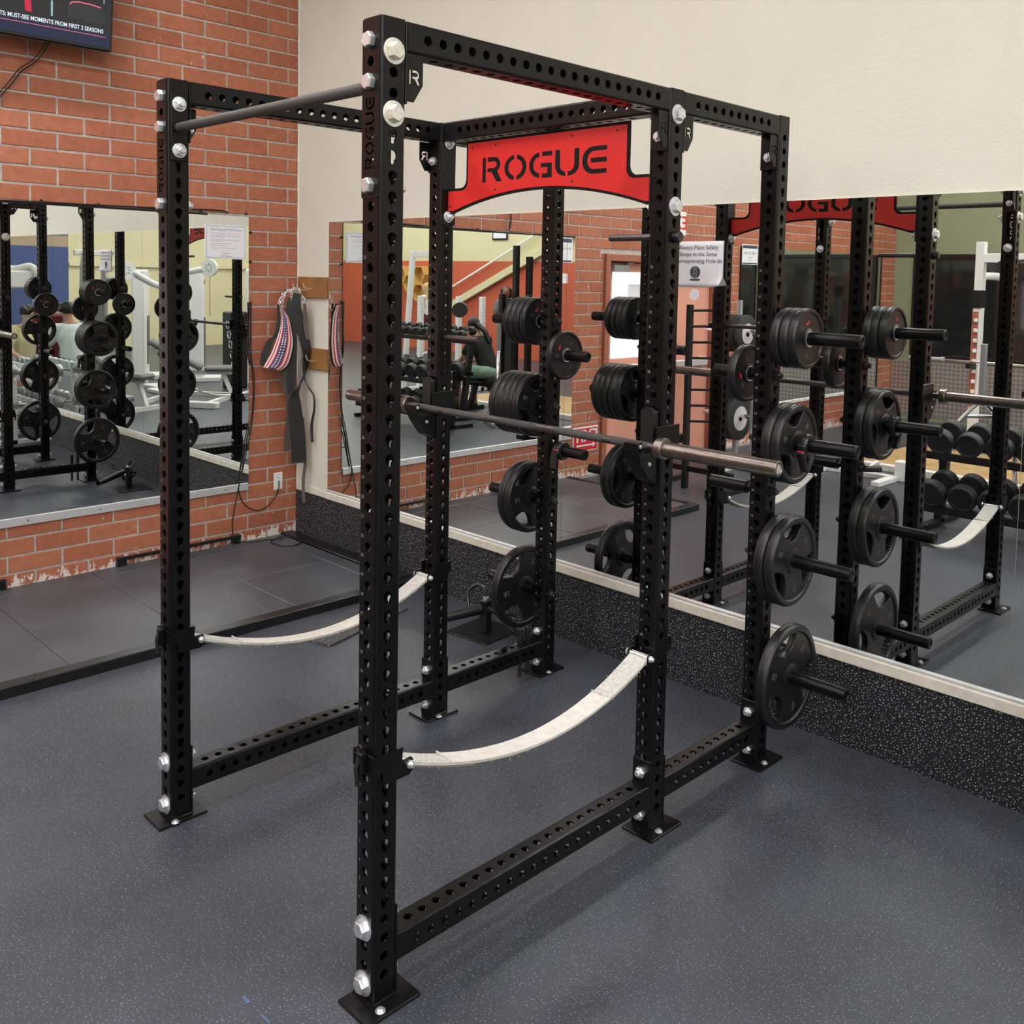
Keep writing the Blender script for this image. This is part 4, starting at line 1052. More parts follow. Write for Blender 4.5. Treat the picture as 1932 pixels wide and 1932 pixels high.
# ------------------------------------------------------------------ bar hooks (J-cups) and barbell
BBY, BBZ = 1.088, 1.360
def jcup(x, label):
    t = thing('bar_hook', (x, YM-TW/2, BBZ-.1), label, 'bar hook', 'bar hooks on the middle posts')
    y1 = YM-TW/2-.003
    MB().box(x-.030, x+.030, y1-.012, y1, BBZ-.135, BBZ+.115, .004).build('back_plate', 'beam_black', t)
    MB().prism(rrect(-.026, .026, -.11, .125, .018, 4), T(x, y1-.012, BBZ) @ RX(PI/2), .016).build('face_pad', 'plastic_black', t)
    # side cheek profile in (y, z)
    def cheek(xx, th, m, grow=0.):
        Y0 = y1; pr = [(Y0, -.135), (Y0-.045, -.115), (Y0-.095, -.050), (Y0-.108, -.018), (Y0-.112, .014), (Y0-.090, .018), (Y0-.084, -.010), (Y0-.066, -.0225), (Y0-.03, -.0225), (Y0-.018, -.01), (Y0-.018, .03), (Y0, .03)]
        M = Matrix(((0, 0, 1, xx), (1, 0, 0, 0), (0, 1, 0, BBZ), (0, 0, 0, 1)))
        return MB().prism(pr, M, th)
    cheek(x-.030, .060, 'beam_black').build('cradle', 'beam_black', t)
    c = MB(); c.prism([(y1-.10, -.030), (y1-.086, -.013), (y1-.066, -.0215), (y1-.03, -.0215), (y1-.03, -.03), (y1-.07, -.032)], Matrix(((0, 0, 1, x-.033), (1, 0, 0, 0), (0, 1, 0, BBZ), (0, 0, 0, 1))), .066); c.build('cradle_liner', 'plastic_black', t)
    s_ = 1
    MB().box(x-.0435, x-.039, y1-.03, YM+.02, BBZ-.06, BBZ+.02, .002).build('side_wrap', 'beam_black', t); MB().box(x+.039, x+.0435, y1-.03, YM+.06, BBZ-.03, BBZ+.065, .002).build('side_wrap', 'beam_black', t)
    for yy, zz in ((y1-.05, -.06), (y1-.10, .004)): bolt(me_bolt, x+.030, yy, BBZ+zz, '+x', t, 'bolt', .35)
    return t
jcup(XR, 'black bar hook on the right middle post under the bar end')
jcup(XL, 'black bar hook on the left middle post under the bar')
bb = thing('barbell', (XL/2, BBY, BBZ), 'bare brown-grey steel barbell resting on the bar hooks', 'barbell')
sh = .6575; cxb = XL/2-.005
MB().cyl((cxb-sh, BBY, BBZ), (cxb+sh, BBY, BBZ), .0142, 20).build('shaft', 'bar_steel', bb, 40)
for a, b in ((-.62, -.46), (-.42, -.20), (-.10, .10), (.20, .42), (.46, .62)): MB().cyl((cxb+a, BBY, BBZ), (cxb+b, BBY, BBZ), .01455, 20).build('knurling', 'knurl', bb, 40)
for s_ in (-1, 1):
    o = MB().lathe([(0, .0155), (.0, .034), (.004, .0372), (.028, .0372), (.032, .034), (.033, .0255), (.444, .0250), (.447, .022), (.447, .018), (.443, .016), (.443, 0)], (cxb+s_*sh, BBY, BBZ), (s_, 0, 0), 28).build('sleeve', 'sleeve_steel', bb, 35)
    e = MB(); e.prism(circ(0, 0, .0155, 20), T(cxb+s_*(sh+.4434), BBY, BBZ) @ RY(PI/2*s_), .0008); e.build('end_cap', 'etched', o)
    e = MB(); put_txt(e, '8', .020, T(cxb+s_*(sh+.4445), BBY, BBZ) @ RZ(PI/2*s_) @ RX(PI/2), 'CENTER'); e.build('end_mark', 'outlet_white', o)

# ------------------------------------------------------------------ safety straps
def strap_set(x, label, xo):
    t = thing('safety_strap', (x, (YF+YM)/2, .5), label, 'safety strap', 'webbing safety straps')
    ZS = .632; yA = YF+TW/2+.024; yB = YM-TW/2-.024
    def prof(s):      # sag
        return ZS-.128*4*s*(1-s)*(1-.10*(1-2*s))
    def band(name, m, s0, s1, hw, off, th, parent, n=36, wob=0.):
        v = []; f = []; P = [Vector((x, yA+(yB-yA)*(s0+(s1-s0)*i/n), prof(s0+(s1-s0)*i/n)+off)) for i in range(n+1)]
        for i, p in enumerate(P):
            s = s0+(s1-s0)*i/n; tw = .10*math.sin(PI*s)
            d = Vector((math.cos(tw), 0, math.sin(tw)))
            q = P[min(i+1, n)]-P[max(i-1, 0)]; nn = d.cross(q.normalized())
            w2 = hw+wob*random.uniform(-1, 1)
            for a, b in ((-1, -1), (1, -1), (1, 1), (-1, 1)): v.append(p+d*a*w2+nn*b*th/2)
        for i in range(n): f += [(4*i+k, 4*i+(k+1) % 4, 4*i+4+(k+1) % 4, 4*i+4+k) for k in range(4)]
        f += [(3, 2, 1, 0), tuple(4*n+k for k in range(4))]
        return MB().add(v, f).build(name, m, parent, 40)
    w_ = band('webbing', 'strap', .0, 1., .0385, 0, .006, t)
    band('wear_sleeve', 'strap', .165, .80, .041, .0045, .004, t)
    band('stitched_end', 'strap_worn', .0, .165, .0385, .0042, .002, t); band('stitched_end', 'strap_worn', .80, 1., .0385, .0042, .002, t)
    band('lower_ply', 'strap_edge', .02, .24, .037, -.007, .002, t); band('lower_ply', 'strap_edge', .78, .99, .037, -.007, .002, t)
    for s in (.165, .80):
        p = Vector((x, yA+(yB-yA)*s, prof(s)+.008)); MB().tube([p+Vector((-.041, 0, 0)), p, p+Vector((.041, 0, 0))], .003, 6).build('seam', 'strap_worn', t)
    fr_ = MB()
    for i in range(70):
        s = random.uniform(.02, .98); sd = random.choice((-1, 1)); p = Vector((x+sd*.040, yA+(yB-yA)*s, prof(s)+random.uniform(-.004, .004)))
        fr_.tube([p, p+Vector((sd*random.uniform(0, .006), random.uniform(-.004, .004), random.uniform(-.010, .004)))], .0006, 3)
    stuff(fr_.build('frayed_threads', 'strap', t))
    for y, s_, nm in ((YF, 1, 'a'), (YM, -1, 'b')):
        yb = y+s_*(TW/2+.024)
        for sx in (-1, 1):
            xx = x+sx*(TW/2+.0045)
            # side cheek in (y,z): upper collar part and lower ear that carries the bolt
            pr = [(-.045, .055), (.050, .055), (.048, .030), (.048, .018), (.078, .020), (.084, .012), (.084, -.012), (.072, -.026), (-.008, -.026), (-.014, -.018), (-.014, .008), (-.045, .008)]
            pr = [(y+s_*a, ZS+.055+b-.03) for a, b in pr]
            if s_ < 0: pr = pr[::-1]
            M = Matrix(((0, 0, 1, xx-.0025), (1, 0, 0, 0), (0, 1, 0, 0), (0, 0, 0, 1)))
            pr2 = [(a, b-.030) for a, b in pr]
            MB().prism(pr2, M, .005).build('cheek_plate', 'beam_black', t)
        MB().box(x-TW/2-.007, x+TW/2+.007, y-s_*(TW/2+.0025)-.0025, y-s_*(TW/2+.0025)+.0025, ZS+.003, ZS+.050, .002).build('collar_plate', 'beam_black', t)
        MB().cyl((x-TW/2-.002, yb+s_*.010, ZS-.030+.028), (x+TW/2+.002, yb+s_*.010, ZS-.030+.028), .008, 12).build('cross_bolt', 'zinc', t, 40)
        bolt(me_nut, x+TW/2+.007, yb+s_*.010, ZS-.002, '+x', t, 'nut', .60); bolt(me_bolt, x-TW/2-.007, yb+s_*.010, ZS-.002, '-x', t, 'bolt', .60)
        MB().box(x-.014, x+.014, y-s_*(TW/2+.014)-.011, y-s_*(TW/2+.014)+.011, ZS-.004, ZS+.058, .005).build('latch_tab', 'beam_black', t)
        MB().tube([(x, y-s_*(TW/2+.02), ZS+.045), (x, y-s_*(TW/2+.03), ZS+.02), (x, y-s_*(TW/2+.025), ZS-.03)], .006, 7).build('latch_cord', 'plastic_black', t)
strap_set(XR, 'pale webbing safety strap slung between the right front and middle posts', 1)
strap_set(XL, 'pale webbing safety strap slung between the left front and middle posts', -1)
# ================================================================== WEIGHT PLATES
def grip_plate(R_, t_, mark, small=False, name='weight_plate'):
    """returns dict of part meshes; axis along local x, plate centred at 0"""
    AX = Matrix(((0, 0, 1, 0), (1, 0, 0, 0), (0, 1, 0, 0), (0, 0, 0, 1)))
    out = {}
    op = []
    for k in range(3):
        th = 90+120*k
        def P(r, d): a = math.radians(th+d); return (r*R_*math.cos(a), r*R_*math.sin(a))
        if small: op.append([P(.80, -20+40*i/8) for i in range(9)]+[P(.66, 18-36*i/6) for i in range(7)])
        else: op.append([P(.815, -29+58*i/10) for i in range(11)]+[P(.74, 27), P(.60, 22), P(.50, 14), P(.465, 0), P(.50, -14), P(.60, -22), P(.74, -27)])
    hub = circ(0, 0, .0262, 28)
    v, f = curve_plate([circ(0, 0, R_*.95, 60), hub]+([] if small else op), t_*.34, min(.004, t_*.12), 1)
    out['disc'] = MB().add([AX @ Vector(p) for p in v], f).mesh('disc', 'rubber_plate', 35)
    h = t_/2
    rim = MB(); pr = [(-h*.75, R_*.845), (-h, R_*.875), (-h, R_*.955), (-h*.72, R_*.99), (-h*.3, R_), (h*.3, R_), (h*.72, R_*.99), (h, R_*.955), (h, R_*.875), (h*.75, R_*.845), (-h*.75, R_*.845)]
    n = 56; vv = []
    for a, r in pr[:-1]: vv += [(a, r*math.cos(2*PI*i/n), r*math.sin(2*PI*i/n)) for i in range(n)]
    m_ = len(pr)-1; rim.add(vv, [(j*n+i, j*n+(i+1) % n, ((j+1) % m_)*n+(i+1) % n, ((j+1) % m_)*n+i) for j in range(m_) for i in range(n)])
    if not small:        # finger ridges in the three openings
        for k in range(3):
            for i in range(6):
                a = math.radians(90+120*k-16+i*6.4); c, s = math.cos(a), math.sin(a)
                rim.box(-h*.8, h*.8, -.0042, .0042, -.006, .006, .0025, Matrix.Rotation(a-PI/2, 4, 'X') @ T(0, 0, R_*.835))
    out['rim'] = rim.mesh('rim', 'rubber_plate', 40)
    hb = MB(); rh = .052 if not small else .040
    pr = [(-h*1.0, .0262), (-h*1.0, rh*.80), (-h*.8, rh), (h*.8, rh), (h*1.0, rh*.80), (h*1.0, .0262), (-h*1.0, .0262)]
    n = 32; vv = []
    for a, r in pr[:-1]: vv += [(a, r*math.cos(2*PI*i/n), r*math.sin(2*PI*i/n)) for i in range(n)]
    m_ = len(pr)-1; hb.add(vv, [(j*n+i, j*n+(i+1) % n, ((j+1) % m_)*n+(i+1) % n, ((j+1) % m_)*n+i) for j in range(m_) for i in range(n)])
    out['hub'] = hb.mesh('hub', 'rubber_plate', 40)
    tx = MB(); sz = R_*.17
    for k in range(3):
        th = math.radians(30+120*k)
        for sd in (1, -1):
            M = (Matrix.Identity(4) if sd > 0 else RZ(PI)) @ T(t_*.345, 0, 0) @ RX(th) @ T(0, R_*(.62 if not small else .52), 0) @ RX(-PI/2*0) @ AX
            put_txt(tx, mark if k != 1 else 'LB', sz, M, 'CENTER')
    out['weight_mark'] = tx.mesh('weight_mark', 'pad_grey')
    if small:
        lg = MB(); r0 = R_*.38
        for sd in (1, -1):
            M = (Matrix.Identity(4) if sd > 0 else RZ(PI)) @ T(t_*.346, 0, 0) @ AX
            lg.add([M @ Vector(p) for p in ((-.035, .050, 0), (-.008, .072, 0), (-.020, .046, 0), (-.026, .058, 0))], [(0, 2, 1, 3)])
        out['logo'] = lg.mesh('logo', 'cloth_red')
    cr = MB(); n = 28; pr = [(-h*1.02, .0258), (-h*1.02, .031), (h*1.02, .031), (h*1.02, .0258)]; vv = []
    for a, r in pr: vv += [(a, r*math.cos(2*PI*i/n), r*math.sin(2*PI*i/n)) for i in range(n)]
    cr.add(vv, [(j*n+i, j*n+(i+1) % n, ((j+1) % 4)*n+(i+1) % n, ((j+1) % 4)*n+i) for j in range(4) for i in range(n)])
    if small: out['centre_ring'] = cr.mesh('centre_ring', 'zinc', 40)
    return out
PL10 = grip_plate(.116, .034, '10', True); PL25 = grip_plate(.155, .038, '25'); PL35 = grip_plate(.176, .040, '35'); PL45 = grip_plate(.205, .044, '45')
mat('red_logo', (.6, .02, .03), .5); PL10['logo'].materials[0] = MATS['red_logo']
def put_plate(kind, x, y, z, rot, label, group=None, tilt=0):
    t = thing('weight_plate', (x, y, z), label, 'weight plate', group)
    t.rotation_euler = (math.radians(rot), 0, math.radians(tilt))
    for k, me in kind.items(): local(me, k, (0, 0, 0), t)
    return t
ORD = ['innermost', 'second', 'third', 'fourth', 'fifth']
def stack(kind, th, n, x_face, s_, z, where, rots, gap=.002, first=.004):
    for i in range(n):
        if n == 1: lab = 'single %s' % where
        else:
            pos = 'outermost' if i == n-1 else ORD[i]
            lab = '%s of %d %s' % (pos, n, where)
        put_plate(kind, x_face+s_*(first+th/2+i*(th+gap)), YR, z-.0015, rots[i % len(rots)], lab, 'plates on the rack pegs', random.uniform(-.7, .7))
XRF, XLF = XR+TW/2, XL-TW/2
stack(PL10, .034, 3, XRF, 1, PZ4[0], 'small black plates on the top right outer peg', (8, 60, -12), first=.032)
stack(PL25, .038, 2, XRF, 1, PZ4[1], 'medium grip plates on the clamped second right peg', (20, 12), first=.032)
stack(PL35, .040, 2, XRF, 1, PZ4[2], 'large grip plates on the third right outer peg', (-10, 6), first=.032)
stack(PL45, .044, 1, XRF, 1, PZ4[3], 'large grip plate on the lowest right outer peg', (14,), first=.075)
stack(PL10, .036, 4, XLF, -1, PZ4[0], 'small black plates on the top left outer peg', (0, 50, 20, 70), first=.03)
stack(PL25, .038, 5, XLF, -1, PZ4[1], 'medium grip plates on the second left outer peg', (5, 40, 80, 20, 60), first=.03)
stack(PL35, .040, 2, XLF, -1, PZ4[2], 'large grip plates on the third left outer peg', (30, 50), first=.05)
stack(PL45, .044, 1, XLF, -1, PZ4[3], 'large grip plate on the lowest left outer peg', (35,), first=.09)
put_plate(PL10, XL+TW/2+.055, YR, PZI[0]-.0015, 30, 'single small plate on the inner peg of the left rear post', 'plates on the rack pegs')
put_plate(PL10, XR-TW/2-.055, YR, PZI[0]-.0015, 75, 'single small plate on the inner peg of the right rear post', 'plates on the rack pegs')

def collar(x, y, z, s_, label, rot=0):
    t = thing('barbell_collar', (x, y, z), label, 'collar', 'clamp collars on the pegs'); t.rotation_euler = (math.radians(rot), 0, 0 if s_ > 0 else PI)
    n = 26; pr = [(-.016, .0258), (-.019, .040), (-.012, .044), (.012, .044), (.019, .040), (.016, .0258)]; vv = []; mb = MB()
    for a, r in pr: vv += [(a, r*math.cos(2*PI*i/n), r*math.sin(2*PI*i/n)) for i in range(n)]
    mb.add(vv, [(j*n+i, j*n+(i+1) % n, ((j+1) % 6)*n+(i+1) % n, ((j+1) % 6)*n+i) for j in range(6) for i in range(n)])
    local(mb.mesh('ring', 'plastic_black', 35), 'ring', (0, 0, 0), t)
    local(MB().box(-.018, .018, -.052, -.030, -.03, .018, .005).mesh('hinge_block', 'plastic_black'), 'hinge_block', (0, 0, 0), t)
    lv = MB(); lv.box(-.016, .016, -.064, -.046, -.085, .005, .005, RX(.25)); local(lv.mesh('lever', 'plastic_black'), 'lever', (0, 0, 0), t)
    local(MB().box(-.020, .020, .030, .050, -.012, .022, .005).mesh('latch', 'plastic_black'), 'latch', (0, 0, 0), t)
    local(MB().box(-.0145, .0145, -.057, -.052, -.028, -.006, .002).mesh('lever_insert', 'red_logo'), 'lever_insert', (0, 0, 0), t)
collar(XRF+.145, YR, PZ4[1], 1, 'black clamp collar on the second right outer peg', 12)
collar(XL+TW/2+.055, YR, PZI[1], 1, 'black clamp collar on the lower inner peg of the left rear post', -20)

# ------------------------------------------------------------------ landmine base on the floor behind the rack
lm = thing('landmine_base', (-1.74, 2.0, 0), 'black landmine bar holder on a square floor plate by the skirting', 'landmine')
lm.rotation_euler = (0, 0, 0)
MB().box(-.145, .145, -.145, .145, 0, .008, .003, T(-1.735, 2.0, 0) @ RZ(math.radians(6))).build('floor_plate', 'frame_black', lm)
MB().box(-1.735, -1.685, 1.965, 2.015, .008, .185, .005).build('post', 'frame_black', lm)
MB().cyl((-1.71, 1.99, .185), (-1.71, 1.99, .20), .016, 12).build('swivel_cap', 'zinc', lm, 40)
MB().lathe([(0, .020), (0, .027), (.30, .027), (.30, .020), (.02, .019)], (-1.70, 1.95, .145), (-.42, -.86, -.12), 18).build('bar_sleeve', 'frame_black', lm, 40)
MB().tube(smooth_path([(-1.66, 1.97, .15), (-1.60, 1.95, .16), (-1.52, 1.93, .17)]), .016, 10).build('side_arm', 'frame_black', lm, 40)
MB().tube(smooth_path([(-1.80, 1.95, .13), (-1.83, 1.97, .20), (-1.79, 2.0, .245), (-1.73, 2.0, .235), (-1.71, 1.99, .18)]), .009, 8).build('carry_handle', 'plastic_black', lm, 40)
bolt(me_bolt, -1.745, 1.95, .13, '-y', lm, 'bolt', .5)
hd = tag(MB().tube([(-1.56+.055*math.cos(a), 2.06+.055*math.sin(a), .012+.10*max(0, math.sin(a/2))) for a in [2*PI*i/20 for i in range(20)]], .009, 8, close=True).build('cable_grip', 'plastic_black', smooth=50), 'black looped cable handle lying beside the landmine base', 'handle')

# ================================================================== SEEN IN THE MIRRORS
# ------------------------------------------------------------------ round dumbbells
def db_meshes(r, hl, gl):
    out = {}
    hd = MB()
    for s_ in (-1, 1): hd.lathe([(0, r*.55), (0, r*.93), (.008, r), (hl-.008, r), (hl, r*.93), (hl, r*.80), (hl-.004, r*.76), (hl-.004, 0)], (0, s_*gl/2, 0), (0, s_, 0), 26)
    out['head'] = hd.mesh('heads', 'rubber_matte', 35)
    out['handle'] = MB().lathe([(-gl/2, .016), (-gl*.25, .014), (0, .017), (gl*.25, .014), (gl/2, .016)], (0, 0, 0), (0, 1, 0), 14).mesh('handle', 'chrome', 50)
    return out
DB1 = db_meshes(.105, .085, .13); DB2 = db_meshes(.098, .08, .13); DB3 = db_meshes(.062, .06, .12)
def dumbbell(kind, x, y, z, rx, label, group, rz=0):
    t = thing('dumbbell', (x, y, z), label, 'dumbbell', group); t.rotation_euler = (rx, 0, rz)
    s = kind['head']; local(s, 'head', (0, 0, 0), t); local(kind['handle'], 'handle', (0, 0, 0), t)
rk = thing('dumbbell_rack', (-.2, -1.78, 0), 'black two-tier dumbbell rack seen in the right of the big mirror', 'dumbbell rack')
RX0, RX1 = -1.16, .72
for x in (RX0+.14, RX1-.14):
    MB().bar((x, -1.80, .02), (x, -1.90, .70), .06, .08, .004).build('post', 'frame_black', rk); MB().box(x-.03, x+.03, -2.15, -1.50, 0, .05, .004).build('foot', 'frame_black', rk)
for z, y in ((.195, -1.72), (.60, -1.82)):
    for dy, dz in ((.105, -.035), (-.105, .035)): MB().bar((RX0, y+dy, z+dz), (RX1, y+dy, z+dz), .03, .06, .004).build('shelf_rail', 'frame_black', rk)
names = ['first', 'second', 'third', 'fourth', 'fifth', 'sixth', 'seventh', 'eighth', 'ninth', 'tenth']
for j, (z, y, K, tier) in enumerate(((.305, -1.72, DB1, 'lower'), (.705, -1.82, DB2, 'upper'))):
    for i in range(8):
        dumbbell(K, RX0+.16+i*.222, y, z+.004, -.26, '%s black dumbbell from the brick-wall end on the %s rack tier' % (names[i], tier), 'dumbbells on the two-tier rack', random.uniform(-.06, .06))
rk = thing('dumbbell_rack', (.35, -2.5, 0), 'black small-dumbbell rack behind the two-tier rack', 'dumbbell rack')
for x in (-.55, 1.25):
    MB().bar((x, -2.40, .02), (x, -2.56, 1.10), .06, .08, .004).build('post', 'frame_black', rk); MB().box(x-.03, x+.03, -2.75, -2.22, 0, .05, .004).build('foot', 'frame_black', rk)
for z, y in ((1.06, -2.50), (.60, -2.42)):
    for dy in (-.07, .07): MB().bar((-.65, y+dy, z-dy*.3), (1.35, y+dy, z-dy*.3), .03, .05, .004).build('shelf_rail', 'frame_black', rk)
for j, (z, y, tier) in enumerate(((1.06, -2.50, 'upper'), (.60, -2.42, 'lower'))):
    for i in range(10): dumbbell(DB3, -.52+i*.185, y, z+.095, -.26, '%s small dumbbell from the brick-wall end on the %s shelf behind' % (names[i], tier), 'small dumbbells behind')

# ------------------------------------------------------------------ wooden lifting strip with white edge
wp = thing('wood_platform', (-.4, -4.4, 0), 'oak-topped lifting strip with a scuffed white edge', 'platform')
for i in range(6): MB().box(-2.62+i*.62, -2.62+(i+1)*.62-.003, -5.1, -3.66, .0, .055, .002).build('plank', 'oak_floor', wp)
MB().box(-2.66, 1.12, -3.655, -3.56, 0, .065, .004).build('front_edge', 'white_scuffed', wp)

# ------------------------------------------------------------------ white half rack with bar, in front of the green wall
wr = thing('half_rack', (-1.5, -5.6, 0), 'white half rack with hook rails in front of the green wall', 'rack')
for x in (-2.06, -.84):
    MB().box(x-.045, x+.045, -5.40, -5.30, 0, 2.40, .004).build('front_post', 'frame_white', wr)
    MB().tube(smooth_path([(x+.13, -5.95, 0), (x+.13, -5.95, 1.0), (x+.13, -5.93, 1.85), (x+.10, -5.80, 2.0), (x, -5.42, 2.02)]), .045, 10).build('rear_post', 'frame_white', wr, 50)
    MB().box(x-.045, x+.045, -6.05, -5.05, 0, .07, .004).build('base_runner', 'frame_white', wr)
    o = MB().box(x-.047, x+.020, -5.302, -5.290, .55, 1.62, .002).build('wear_strip', 'salmon_dark', wr)
    hk = MB()
    for i in range(8): hk.box(x-.012, x+.020, -5.290, -5.25, .70+i*.115, .74+i*.115, .004)
    hk.build('hook_ladder', 'frame_white', wr)
    MB().box(x-.05, x+.05, -5.42, -5.28, 1.66, 1.86, .004).build('slider', 'frame_black', wr)
MB().box(-2.015, -.885, -5.39, -5.31, 2.17, 2.27, .004).build('top_beam', 'frame_white', wr)
MB().tube([(-1.95, -5.28, 2.10), (-1.75, -5.05, 2.17), (-1.55, -5.2, 2.19)], .016, 8).build('grip_handle', 'frame_black', wr, 40)
MB().box(-1.44, -1.18, -5.305, -5.296, 1.86, 2.16).build('rules_card', 'paper', wr)
for i in range(5):
    mb = MB().cyl((-2.0, -5.95, .75+i*.28), (-1.93+.04, -5.72, .75+i*.28), .022, 12); mb.build('storage_horn', 'sleeve_steel', wr, 40)
sb = thing('barbell', (-1.45, -5.2, 1.06), 'thin steel barbell across the white half rack', 'barbell')
MB().cyl((-2.75, -5.19, 1.06), (-.15, -5.19, 1.06), .014, 14).build('shaft', 'chrome', sb, 40)
for x0, x1 in ((-2.75, -2.35), (-.55, -.15)): MB().lathe([(0, .034), (.03, .034), (.031, .025), (.4, .025)], (x0 if x0 > -1 else x1, -5.19, 1.06), (1 if x0 > -1 else -1, 0, 0), 16).build('sleeve', 'steel_grey', sb, 40)
for x in (-2.06, -.84): MB().bar((x, -5.30, 1.00), (x, -5.10, 1.02), .05, .06, .004).build('spotter_arm', 'frame_black', wr)
# white flat machine base on the floor
mbs = thing('machine_base', (-2.4, -3.2, 0), 'white floor frame with a black roller handle on the rubber floor', 'machine')
MB().box(-2.75, -1.95, -3.20, -3.12, .0, .05, .005).build('cross_rail', 'frame_white', mbs); MB().box(-2.75, -2.67, -3.12, -2.45, 0, .05, .005).build('long_rail', 'frame_white', mbs)
MB().box(-2.03, -1.95, -3.12, -2.75, 0, .05, .005).build('long_rail', 'frame_white', mbs); MB().box(-1.99, -1.87, -3.28, -3.16, 0, .20, .01).build('upright_stub', 'frame_white', mbs)
MB().cyl((-2.30, -2.95, .10), (-2.06, -3.05, .12), .032, 14).build('roller', 'plastic_black', mbs, 40); MB().tube(smooth_path([(-2.18, -3.0, .11), (-2.14, -3.12, .17), (-2.12, -3.16, .05)]), .016, 8).build('roller_arm', 'frame_white', mbs, 40)

# ------------------------------------------------------------------ plate tree with bumper plates and ladder frame by the exit door
pt = thing('plate_tree', (-3.35, -2.55, 0), 'steel plate tree holding bumper plates beside the exit door', 'plate tree')
MB().cyl((-3.33, -2.45, .05), (-3.33, -2.45, 1.72), .03, 16).build('post', 'steel_grey', pt, 40)
MB().bar((-3.33, -2.85, .03), (-3.33, -2.05, .03), .06, .06, .004).bar((-3.65, -2.45, .03), (-3.0, -2.45, .03), .06, .06, .004).build('base', 'frame_white', pt)
MB().tube(smooth_path([(-3.05, -2.35, .06), (-3.10, -2.38, .35), (-3.12, -2.40, .50), (-3.12, -2.40, 1.05)]), .02, 8).build('brace', 'steel_grey', pt, 40)
for z in (1.41, .98, .55): MB().cyl((-3.72, -2.45, z), (-2.94, -2.45, z), .024, 14).build('peg', 'chrome', pt, 40)
def bumper(x, z, r, th, m, label):
    t = thing('bumper_plate', (x, -2.45, z), label, 'bumper plate', 'bumper plates on the tree')
    MB().lathe([(-th/2, .026), (-th/2, r*.93), (-th*.35, r), (th*.35, r), (th/2, r*.93), (th/2, .026)], (x, -2.45, z), (1, 0, 0), 36).build('disc', m, t, 35)
    for s_ in (-1, 1): MB().lathe([(0, .03), (.002, .03), (.002, r*.55), (0, r*.55)], (x+s_*th/2*1.0, -2.45, z), (s_, 0, 0), 28).build('centre_disc', 'bumper_disc', t, 35)
for i in range(5): bumper(-3.46+i*.052, 1.385, .19, .048, 'rubber_matte', '%s black bumper plate on the top peg of the tree' % names[i])
for i in range(3): bumper(-3.44+i*.06, .955, .185, .055, 'bumper_red' if i else 'rubber_matte', '%s bumper plate on the middle peg of the tree' % names[i])
for i in range(3): bumper(-3.44+i*.066, .525, .225, .062, 'rubber_matte', '%s black bumper plate on the bottom peg of the tree' % names[i])
ld_ = thing('ladder_rack', (-3.05, -1.32, 0), 'tall black ladder-like bar rack standing by the exit door', 'rack')
for x, y, h in ((-3.14, -1.32, 1.69), (-2.93, -1.42, 1.80), (-2.82, -1.30, 1.72)): MB().box(x-.022, x+.022, y-.03, y+.03, 0, h, .003).build('post', 'ladder_black', ld_)
for i in range(8): MB().cyl((-3.14, -1.32, .62+i*.145), (-2.93, -1.42, .62+i*.145+.01), .012, 8).build('rung', 'ladder_black', ld_, 40)
MB().bar((-3.45, -1.35, .18), (-2.65, -1.35, .18), .05, .05, .003).build('base_bar', 'frame_black', ld_)
for x in (-3.4, -2.7): MB().box(x-.03, x+.03, -1.65, -1.05, 0, .05, .004).build('foot', 'frame_black', ld_)

# ------------------------------------------------------------------ far end: orange wall with stairs
sg = thing('stair', (6.3, YO+.1, 0), 'cream stair stringer and hand rail rising across the orange wall', 'stair')
MB().bar((8.6, YO+.06, .92), (3.9, YO+.06, 2.94), .10, .17, .005).build('stringer', 'yellow_wall', sg)
MB().bar((8.9, YO+.10, 1.22), (4.2, YO+.10, 3.28), .03, .045, .005).build('hand_rail', 'outlet_white', sg)
for i in range(4):
    x = 8.3-i*1.2; z = 1.22+(8.9-x)*.438; MB().cyl((x, YO, z-.06), (x, YO+.10, z-.01), .012, 8).build('rail_bracket', 'outlet_white', sg)
hx = thing('honeycomb_shelf', (9.4, YO+.1, 1.2), 'honey-coloured hexagon wall shelf on the orange wall', 'shelf')
def hexcell(cx_, cz_, r, n_):
    a = [(cx_+r*math.cos(PI/3*i), cz_+r*math.sin(PI/3*i)) for i in range(6)]; b = [(cx_+r*.86*math.cos(PI/3*i), cz_+r*.86*math.sin(PI/3*i)) for i in range(6)]
    v = [(x, YO, z) for x, z in a]+[(x, YO+.22, z) for x, z in a]+[(x, YO+.22, z) for x, z in b]+[(x, YO+.01, z) for x, z in b]
    f = [(i, (i+1) % 6, 6+(i+1) % 6, 6+i) for i in range(6)]+[(6+i, 6+(i+1) % 6, 12+(i+1) % 6, 12+i) for i in range(6)]+[(12+i, 12+(i+1) % 6, 18+(i+1) % 6, 18+i) for i in range(6)]+[tuple(range(18, 24))]
    MB().add(v, f).build('cell', 'honey_wood', hx)
for cx_, cz_ in ((9.55, 1.68), (9.16, 1.90), (9.16, 1.45), (9.94, 1.90)): hexcell(cx_, cz_, .255, 0)
pc = thing('picture', (6.4, YO+.02, 2.75), 'small framed picture high on the yellow wall', 'picture')
MB().box(6.14, 6.65, YO, YO+.03, 2.75, 3.05, .004).build('frame', 'frame_black', pc); MB().box(6.18, 6.61, YO+.03, YO+.033, 2.79, 3.01).build('print', 'paper', pc)
